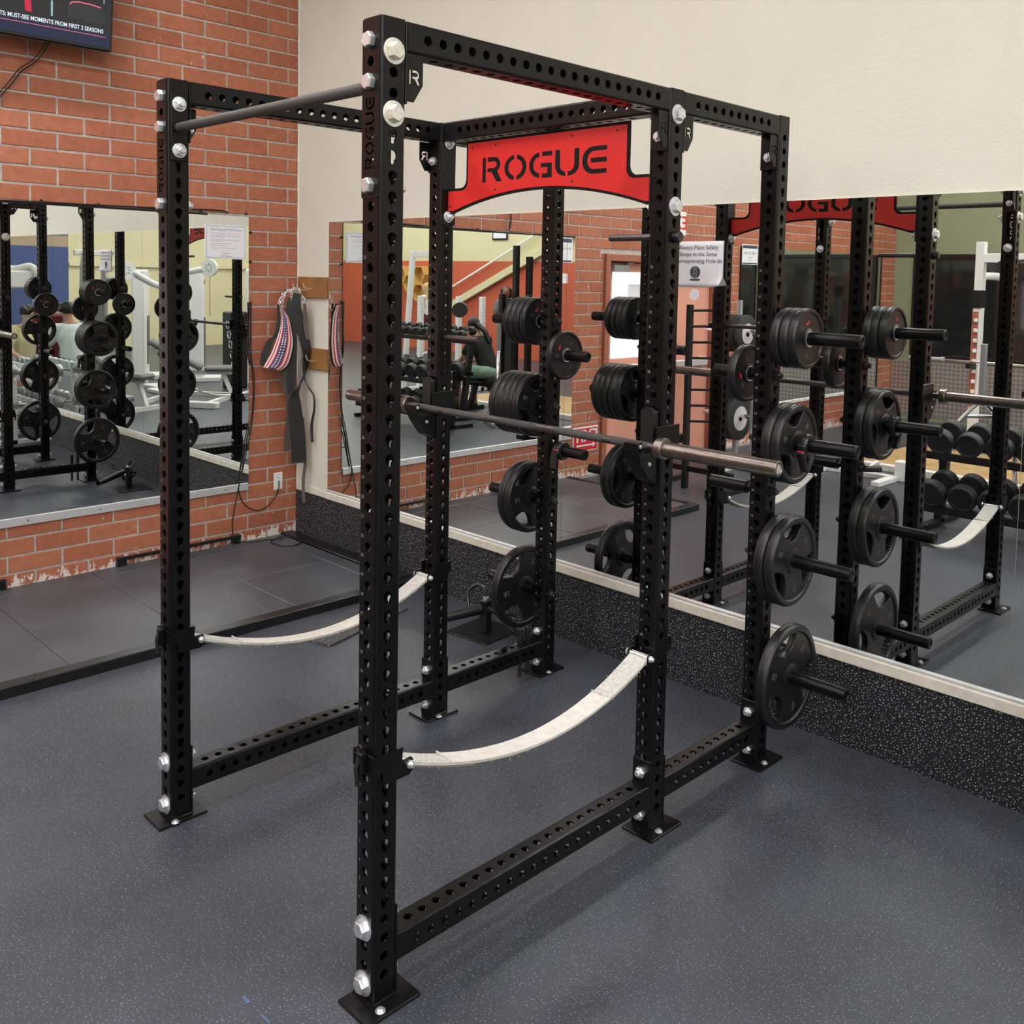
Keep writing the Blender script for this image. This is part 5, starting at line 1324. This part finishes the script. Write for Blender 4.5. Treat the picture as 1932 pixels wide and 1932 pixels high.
# tall black posts
tp = thing('cable_tower', (1.35, -5.35, 0), 'tall black twin-post cable tower in front of the orange wall', 'machine')
for x, y, h in ((1.38, -5.27, 2.42), (1.22, -5.42, 2.24), (1.52, -5.1, 1.62)): MB().box(x-.045, x+.045, y-.045, y+.045, 0, h, .006).build('post', 'frame_black', tp)
MB().box(1.0, 1.7, -5.75, -4.95, 0, .08, .006).build('base', 'frame_black', tp); MB().box(1.30, 1.46, -5.20, -5.10, .3, 1.55, .01).build('weight_stack', 'plastic_black', tp)
# white squat stands with a loaded bar
ws = thing('squat_stand', (1.9, -4.7, 0), 'white perforated squat stand with a loaded bar behind the dumbbell racks', 'rack')
for x, y in ((2.43, -4.10), (2.02, -4.58), (1.76, -4.87)):
    MB().box(x-.04, x+.04, y-.04, y+.04, 0, 1.56, .004).build('post', 'frame_white', ws); MB().box(x-.04, x+.04, y-.35, y+.35, 0, .06, .004).build('foot', 'frame_white', ws)
    h = MB()
    for i in range(18): h.cyl((x-.041, y+.0, .4+i*.06), (x-.0402, y, .4+i*.06), .008, 7)
    h.build('hole_row', 'frame_black', ws)
bb2 = thing('barbell', (1.6, -4.3, 1.38), 'loaded barbell on the white squat stand', 'barbell')
MB().cyl((1.05, -3.75, 1.385), (2.3, -5.0, 1.385), .015, 12).build('shaft', 'chrome', bb2, 40)
MB().cyl((.98, -3.68, 1.385), (1.20, -3.90, 1.385), .115, 26).build('plate_pack', 'rubber_matte', bb2, 35); MB().cyl((1.22, -3.92, 1.385), (1.35, -4.05, 1.385), .085, 24).build('plate_pack', 'rubber_matte', bb2, 35)
sl = thing('cable_station', (1.75, -3.3, 0), 'white slanted cable column with pulley arm', 'machine')
MB().bar((1.77, -3.23, 0), (1.72, -3.36, 2.28), .07, .07, .004).build('column', 'frame_white', sl); MB().bar((1.72, -3.36, 2.22), (1.44, -3.63, 2.24), .05, .09, .004).build('pulley_arm', 'frame_white', sl)
MB().lathe([(-.015, .05), (.015, .05)], (1.42, -3.65, 2.27), (1, 1, 0), 18).build('pulley', 'steel_grey', sl, 40); MB().tube([(1.40, -3.68, 2.25), (1.40, -3.68, 1.4)], .004, 6).build('cable', 'cable', sl)
MB().box(1.67, 1.87, -3.63, -2.98, 0, .06, .004).build('foot', 'frame_white', sl)
# silver bar stand with bent legs
ts = thing('bar_stand', (-1.17, -2.50, 0), 'silver bent-tube stand beside the dumbbell rack', 'stand')
MB().bar((-1.02, -2.60, .92), (-1.02, -2.60, 1.42), .045, .045, .004).build('stem', 'steel_grey', ts)
MB().tube(smooth_path([(-1.02, -2.60, .95), (-1.22, -2.40, .62), (-1.24, -2.38, .35), (-1.04, -2.35, .03)]), .02, 8).build('leg', 'chrome', ts, 50)
MB().tube(smooth_path([(-1.02, -2.60, .95), (-0.82, -2.80, .62), (-0.80, -2.82, .35), (-0.72, -2.67, .03)]), .02, 8).build('leg', 'chrome', ts, 50)
MB().tube([(-1.12, -2.50, .80), (-0.92, -2.70, .80)], .018, 8).build('brace', 'chrome', ts, 50)
MB().bar((-1.27, -2.30, .03), (-0.67, -2.70, .03), .05, .05, .004).build('base_bar', 'steel_grey', ts)

# ------------------------------------------------------------------ right-hand part of the gym (seen in the brick mirror)
def machine_shroud(x, y, rz, w_, h, label):
    t = thing('weight_machine', (x, y, 0), label, 'machine'); M = T(x, y, 0) @ RZ(rz)
    MB().box(-w_/2, w_/2, -.12, .12, .05, h, .03, M).build('shroud', 'frame_white', t); MB().box(-w_/2-.05, w_/2+.05, -.4, .4, 0, .08, .01, M).build('base', 'frame_white', t)
    lg = MB(); lg.tube([M @ Vector(p) for p in ((-.10, .122, h-.25), (-.05, .122, h-.18), (-.03, .122, h-.26), (.0, .122, h-.19), (.03, .122, h-.25), (.12, .122, h-.25))], .006, 5); lg.build('logo', 'frame_black', t)
    MB().box(-.14, .14, .10, .14, .25, 1.1, .01, M).build('stack_window', 'pad_grey', t)
    return t
A1 = math.radians(150)
machine_shroud(5.70, -1.80, A1, .46, 1.93, 'tall white weight-stack machine, nearest of three by the yellow wall')
machine_shroud(4.95, -2.45, A1, .46, 1.95, 'tall white weight-stack machine, middle of three by the yellow wall')
machine_shroud(6.6, -1.2, A1, .50, 1.90, 'tall white weight-stack machine, farthest of three by the yellow wall')
def oval_arm(x, y, z, x2, y2, z2, label):
    t = thing('cable_arm_machine', (x, y, 0), label, 'machine')
    d = Vector((x2-x, y2-y, z2-z)); side_ = Vector((-d.y, d.x, 0)).normalized()
    fx = Vector((d.x, d.y, 0)).normalized(); M = Matrix(((fx.x, side_.x, 0, x), (fx.y, side_.y, 0, y), (0, 0, 1, z), (0, 0, 0, 1)))
    out = [(.20*math.cos(a)*(1 if math.cos(a) > 0 else .8), .135*math.sin(a)) for a in [2*PI*i/20 for i in range(20)]]
    MB().prism(out, M @ RX(PI/2) @ T(0, 0, -.02), .04).build('pulley_guard', 'frame_white', t)
    sp_ = MB()
    for i in range(8):
        a = 2*PI*i/8; sp_.bar(M @ Vector((.04*math.cos(a), -.022, .04*math.sin(a))), M @ Vector((.085*math.cos(a), -.022, .07*math.sin(a))), .006, .006)
        sp_.bar(M @ Vector((.04*math.cos(a), .022, .04*math.sin(a))), M @ Vector((.085*math.cos(a), .022, .07*math.sin(a))), .006, .006)
    sp_.build('sun_mark', 'frame_black', t)
    MB().tube(smooth_path([(x+fx.x*.12, y+fx.y*.12, z-.02), (x+d.x*.5, y+d.y*.5, z+d.z*.45), (x2, y2, z2), (x2+fx.x*.1, y2+fx.y*.1, z2*.5), (x2+fx.x*.1, y2+fx.y*.1, 0)]), .05, 10).build('boom', 'frame_white', t, 50)
    MB().tube([(x, y, z-.1), (x, y, z-.75)], .004, 5).build('cable', 'cable', t); MB().box(x2-.2, x2+.3, y2-.3, y2+.3, 0, .06, .01).build('base', 'frame_white', t)
oval_arm(4.0, .15, 1.89, 4.35, -.75, 1.50, 'white cable machine with a big oval pulley guard on a slanted boom')
oval_arm(4.08, -1.21, 1.95, 4.95, -.95, 1.8, 'smaller white cable machine with an oval pulley guard by the shrouds')
tw = thing('pulldown_tower', (4.1, .70, 0), 'pale grey pulldown tower with curved top frame', 'machine')
for dx in (0, .35): MB().tube(smooth_path([(4.0+dx*.4, .75-dx, 0), (4.0+dx*.4, .75-dx, 1.6), (4.0+dx*.4, .72-dx, 2.08), (4.12+dx*.4, .60-dx, 2.15)]), .05, 10).build('post', 'steel_grey', tw, 50)
MB().bar((4.05, .85, 2.13), (4.3, .2, 2.13), .06, .08, .01).build('top_beam', 'frame_white', tw); MB().box(4.0, 4.2, .48, .70, .25, 1.45, .01).build('weight_stack', 'pad_grey', tw)
MB().box(3.8, 4.5, .1, 1.0, 0, .06, .01).build('base', 'steel_grey', tw)
ch = thing('chest_machine', (4.3, 1.45, 0), 'white frame exercise machine with maroon seat and back pad', 'machine')
MB().tube(smooth_path([(4.55, 1.75, 0), (4.5, 1.72, 1.2), (4.45, 1.65, 1.80), (4.35, 1.50, 1.88), (4.25, 1.30, 1.86), (4.22, 1.22, 1.2), (4.22, 1.20, 0)]), .05, 10).build('frame', 'frame_white', ch, 50)
MB().box(4.25, 4.40, 1.25, 1.65, 1.62, 1.86, .02).build('console', 'frame_white', ch); MB().box(-.06, .06, -.20, .20, 0, .7, .03, T(4.15, 1.25, .62) @ RY(-.3)).build('back_pad', 'pad_maroon', ch); MB().box(3.75, 4.15, 1.05, 1.45, .48, .58, .03).build('seat', 'pad_maroon', ch)
MB().box(3.9, 4.6, 1.1, 1.8, 0, .06, .01).build('base', 'frame_white', ch)
ch = thing('leg_machine', (5.3, 1.0, 0), 'white exercise machine with a high maroon pad beside the pulldown tower', 'machine')
MB().box(-.06, .06, -.22, .22, 0, .62, .03, T(5.25, .95, .68) @ RY(-.2)).build('back_pad', 'pad_maroon', ch); MB().box(4.9, 5.25, .75, 1.15, .50, .60, .03).build('seat', 'pad_maroon', ch); MB().box(5.2, 5.32, .85, 1.0, 0, 1.85, .03).build('column', 'frame_white', ch); MB().box(4.95, 5.45, .7, 1.2, 0, .06, .01).build('base', 'frame_white', ch)
def bench(x, y, rz, inc, label, frame='frame_white', pad='pad_grey'):
    t = thing('weight_bench', (x, y, 0), label, 'bench', rz=0); M = T(x, y, 0) @ RZ(rz)
    MB().box(-.45, 0, -.14, .14, .42, .50, .03, M).build('seat_pad', pad, t)
    MB().box(0, .85, -.15, .15, -.04, .05, .03, M @ T(.03, 0, .46) @ RY(-inc)).build('back_pad', pad, t)
    MB().bar(M @ Vector((-.40, 0, .06)), M @ Vector((-.25, 0, .42)), .06, .06).build('front_leg', frame, t); MB().bar(M @ Vector((.55, 0, .06)), M @ Vector((.30, 0, .46)), .06, .06).build('rear_leg', frame, t)
    MB().bar(M @ Vector((-.42, 0, .40)), M @ Vector((.45, 0, .40)), .06, .06, up=(0, 0, 1)).build('spine', frame, t)
    for xx in (-.42, .58): MB().bar(M @ Vector((xx, -.28, .03)), M @ Vector((xx, .28, .03)), .06, .06).build('foot', frame, t)
    return t
bench(3.1, .55, math.radians(20), .5, 'grey padded weight bench with its back raised, near the chrome dumbbells')
bench(3.35, -.75, math.radians(60), .5, 'long grey incline bench sloping down toward the rack in the brick mirror')
bench(-.30, -3.12, math.radians(180), .0, 'flat black weight bench behind the dumbbell racks', 'frame_black', 'plastic_black')
ff = thing('floor_frame', (3.0, -1.1, 0), 'white rectangular floor frame of a machine on the rubber floor', 'machine')
for a, b in (((2.55, -.35), (3.35, -1.25)), ((3.35, -1.25), (4.1, -.65)), ((4.1, -.65), (3.3, .2))): MB().bar((a[0], a[1], .03), (b[0], b[1], .03), .07, .06).build('rail', 'frame_white', ff)
tag(MB().box(-.30, .30, -.06, .06, 0, .09, .01, T(2.55, -.25, 0) @ RZ(.6)).build('foot_block', 'frame_white'), 'white block foot lying on the floor near the incline bench', 'machine foot')
cabs = thing('attachment_rack', (4.3, -1.55, 0), 'black attachment rack hung with steel cable handles', 'rack')
MB().box(4.22, 4.52, -1.95, -1.65, 0, 1.25, .02).build('cabinet', 'plastic_black', cabs)
for i in range(6): MB().tube([(4.15+.05*math.cos(a), -1.55-.05*i*.5, 1.05-i*.16+.06*math.sin(a)) for a in [2*PI*k/8 for k in range(8)]], .009, 6, close=True).build('handle', 'chrome', cabs)
# chrome dumbbells along the mirror wall
cr = thing('chrome_dumbbell_rack', (1.75, 1.98, 0), 'white rack of chrome dumbbells along the mirror wall', 'dumbbell rack')
for x in (1.12, 1.75, 2.38): MB().box(x-.03, x+.03, 1.90, 1.97, 0, .78, .005).build('post', 'frame_white', cr); MB().box(x-.03, x+.03, 1.70, 2.20, 0, .05, .005).build('foot', 'frame_white', cr)
for z in (.36, .72): MB().box(1.02, 2.5, 1.93, 1.96, z-.03, z+.02, .004).build('rail', 'frame_white', cr); MB().box(1.02, 2.5, 2.10, 2.13, z-.06, z-.01, .004).build('rail', 'frame_white', cr)
DBC = {'head': db_meshes(.068, .075, .12)['head'].copy(), 'handle': DB3['handle']}
DBC['head'].materials.clear(); DBC['head'].materials.append(MATS['steel_grey'])
for z, tier in ((.36, 'lower'), (.72, 'upper')):
    for i in range(8): dumbbell(DBC, 1.10+i*.17, 2.02, z+.066, -.1, '%s chrome dumbbell from the power rack on the %s shelf by the mirror' % (names[i], tier), 'chrome dumbbells by the mirror')
# ================================================================== PEOPLE (seen in the mirrors)
def person(label, loc, rz, J, colors, hair, face_dir=0., build=1.):
    """J: joints in the local frame, the person faces local +x. colors: skin, top, bottom, shoe, sleeve length, leg length"""
    t = thing('person', loc, label, 'person', rz=rz)
    V = {k: Vector(v) for k, v in J.items()}
    skin, top, bot, shoe, sleeve, leg = colors
    def cap_to(a, b, f): return V[a].lerp(V[b], f)
    def finish(mb, name, m, vox=.012, sm=6):
        o = local(mb.mesh(name, m), name, (0, 0, 0), t)
        r = o.modifiers.new('remesh', 'REMESH'); r.mode = 'VOXEL'; r.voxel_size = vox; r.use_smooth_shade = True
        s = o.modifiers.new('smooth', 'SMOOTH'); s.iterations = sm; s.factor = .5
        return o
    b = MB(); hd = V['head']; up = (hd-V['neck']).normalized()
    HM = Matrix.Rotation(face_dir, 3, 'Z')
    b.ell(hd+up*.02, .092, .075, .112, 18, 12, HM.to_4x4()); fw = HM @ Vector((1, 0, 0))
    b.ell(hd+fw*.022-up*.055, .062, .055, .062, 14, 9)                       # jaw
    b.cap(hd+fw*.088+up*.012, hd+fw*.106-up*.022, .008, .014, 8)              # nose
    for s_ in (-1, 1): b.ell(hd+(HM @ Vector((-.005, s_*.076, .0)))-up*.005, .018, .009, .028, 10, 6)      # ears
    b.cap(V['neck']-up*.05, hd-up*.05, .055*build, .048, 12)
    # torso
    b.ell(V['chest'], .105*build, .155*build, .17, 16, 10); b.cap(V['chest'], V['pelvis'], .125*build, .13*build, 14); b.ell(V['pelvis'], .12*build, .165*build, .12, 16, 10)
    for s_ in ('l', 'r'):
        b.cap(V['neck']-up*.07, V['sh_'+s_], .06, .055, 10)
        b.cap(V['sh_'+s_], V['el_'+s_], .050*build, .038*build, 12); b.cap(V['el_'+s_], V['wr_'+s_], .039*build, .026, 12)
        # hand: palm, four fingers and a thumb
        d = (V['wr_'+s_]-V['el_'+s_]).normalized(); sd = d.cross(Vector((0, 0, 1)))
        sd = sd.normalized() if sd.length > .1 else Vector((0, 1, 0)); nrm = sd.cross(d)
        pm = V['wr_'+s_]+d*.055; b.ell(pm, .042, .042, .024, 10, 7)
        for i, ln in enumerate((.070, .080, .075, .058)):
            base = pm+d*.032+sd*(.030-.020*i); mid = base+d*ln*.5-nrm*.006; b.cap(base, mid, .0105, .0095, 7); b.cap(mid, mid+d*ln*.42-nrm*.022, .0095, .008, 7)
        b.cap(pm+sd*.032-d*.02, pm+sd*.058+d*.025-nrm*.012, .013, .010, 7)
        b.cap(V['hip_'+s_], V['kn_'+s_], .082*build, .056*build, 12); b.cap(V['kn_'+s_], V['an_'+s_], .056*build, .038, 12)
        b.cap(V['an_'+s_], V['to_'+s_], .038, .034, 10)
    finish(b, 'body', skin)
    sh = MB()
    sh.ell(V['chest'], .122*build, .172*build, .18, 16, 10); sh.cap(V['chest'], V['pelvis'].lerp(V['chest'], .12), .142*build, .148*build, 14)
    for s_ in ('l', 'r'):
        sh.cap(V['neck']-up*.09, V['sh_'+s_], .062, .066, 10)
        if sleeve > 0: sh.cap(V['sh_'+s_], cap_to('sh_'+s_, 'el_'+s_, sleeve), .066*build, .066*build, 12)
    finish(sh, 'top', top)
    pn = MB(); pn.ell(V['pelvis'], .135*build, .18*build, .125, 16, 10)
    for s_ in ('l', 'r'):
        f1 = min(leg, 1.); pn.cap(V['hip_'+s_], cap_to('hip_'+s_, 'kn_'+s_, f1), .098*build, .078*build if leg >= 1 else .088*build, 12)
        if leg > 1: pn.cap(V['kn_'+s_], cap_to('kn_'+s_, 'an_'+s_, leg-1), .075*build, .062, 12)
    finish(pn, 'shorts' if leg <= 1 else 'trousers', bot)
    fs = MB()
    for s_ in ('l', 'r'): fs.cap(V['an_'+s_]+Vector((0, 0, -.015)), V['to_'+s_], .046, .042, 10)
    finish(fs, 'shoes', shoe)
    # hair: cap plus falling locks
    hm, style = hair; h = MB(); bk = -fw
    h.ell(hd+up*.052+bk*.032, .092, .086, .100, 16, 10, HM.to_4x4())
    if style == 'long':
        for a in (-.075, -.03, .03, .075):
            s0 = hd+up*.06+bk*.05+(HM @ Vector((0, a, 0))); h.cap(s0, s0-up*.20+bk*.02, .05, .045, 8); h.cap(s0-up*.20+bk*.02, s0-up*.33+bk*.03, .045, .03, 8)
    elif style == 'tail':
        s0 = hd+up*.05+bk*.09; h.cap(s0, s0-up*.12+bk*.07, .042, .045, 8); h.cap(s0-up*.12+bk*.07, s0-up*.32+bk*.05, .045, .022, 8)
    else:
        for i in range(16):
            a = 2*PI*i/16; p = hd+up*(.07+.04*math.sin(3*a))+(HM @ Vector((.075*math.cos(a)-.01, .075*math.sin(a), 0))); h.ell(p, .034, .034, .032, 8, 6)
    finish(h, 'hair', hm, .012, 2)
    for s_ in (-1, 1):
        e = MB(); e.ell(hd+(HM @ Vector((.083, s_*.030, 0)))+up*.022, .008, .012, .008, 8, 6); local(e.mesh('eye', 'hair_black'), 'eye', (0, 0, 0), t)
    e = MB(); e.ell(hd+(HM @ Vector((.083, 0, 0)))-up*.055, .006, .022, .006, 8, 6); local(e.mesh('mouth', 'cloth_maroon'), 'mouth', (0, 0, 0), t)
    return t
def stand(hh, arms='down'):
    k = hh/1.7
    J = dict(pelvis=(0, 0, .92*k), chest=(0, 0, 1.24*k), neck=(.01, 0, 1.46*k), head=(.025, 0, 1.575*k))
    for s_, y in (('l', 1), ('r', -1)):
        J.update({'sh_'+s_: (0, y*.17*k, 1.37*k), 'hip_'+s_: (0, y*.095*k, .89*k), 'kn_'+s_: (.03, y*.10*k, .49*k), 'an_'+s_: (-.01, y*.11*k, .075*k), 'to_'+s_: (.15, y*.12*k, .045)})
        if arms == 'down': J.update({'el_'+s_: (-.02, y*.24*k, 1.10*k), 'wr_'+s_: (.06, y*.27*k, .86*k)})
        else: J.update({'el_'+s_: (.03, y*.23*k, 1.10*k), 'wr_'+s_: (.24, y*.07*k, 1.10*k)})
    return J
def seated(h0=.47, lean=0., arms='knee'):
    J = dict(pelvis=(0, 0, h0+.10), chest=(.06+lean*.6, 0, h0+.42-lean*.15), neck=(.09+lean*1.1, 0, h0+.64-lean*.35), head=(.13+lean*1.4, 0, h0+.755-lean*.45))
    for s_, y in (('l', 1), ('r', -1)):
        sh = (.07+lean*.9, y*.175, h0+.55-lean*.30)
        J.update({'sh_'+s_: sh, 'hip_'+s_: (.02, y*.10, h0+.09), 'kn_'+s_: (.44, y*.17, h0+.06), 'an_'+s_: (.40, y*.18, .08), 'to_'+s_: (.55, y*.20, .045)})
        if arms == 'knee': J.update({'el_'+s_: (sh[0]+.10, y*.25, h0+.28-lean*.2), 'wr_'+s_: (sh[0]+.34-lean*.2, y*.16, h0+.18)})
        else: J.update({'el_'+s_: (sh[0]+.06, y*.24, h0+.24), 'wr_'+s_: (sh[0]+.20, y*.20, h0+.02)})
    return J
person('person in a mint T-shirt and dark shorts sitting by the chrome dumbbells', (2.45, 1.45, 0), math.radians(0), seated(.62, .05), ('skin_mid', 'cloth_mint', 'cloth_black', 'cloth_black', .62, .95), ('hair_black', 'short'), 0.)
person('person in a pale yellow shirt and grey shorts sitting at the chrome dumbbells', (3.80, 1.62, 0), math.radians(180), seated(.55, .06), ('skin_light', 'cloth_yellow', 'cloth_greyshorts', 'cloth_white', .6, .95), ('hair_black', 'short'), .2)
person('standing blonde person in a white cropped top and maroon shorts', (7.62, -8.5, 0), math.radians(20), stand(1.70), ('skin_light', 'cloth_white', 'cloth_maroon', 'cloth_white', 0, .55), ('hair_blonde', 'long'), .1, .92)
person('standing person in a grey T-shirt and red trousers holding a phone', (4.42, -8.0, 0), math.radians(135), stand(1.68, 'hold'), ('skin_dark', 'cloth_grey', 'cloth_red', 'cloth_white', .6, 1.95), ('hair_black', 'long'), 0.)
person('person in a black T-shirt and green shorts leaning forward on the flat bench', (-.30, -3.12, 0), math.radians(8), seated(.50, .12), ('skin_mid', 'cloth_black', 'cloth_green', 'cloth_black', .6, .75), ('hair_black', 'tail'), 0.)
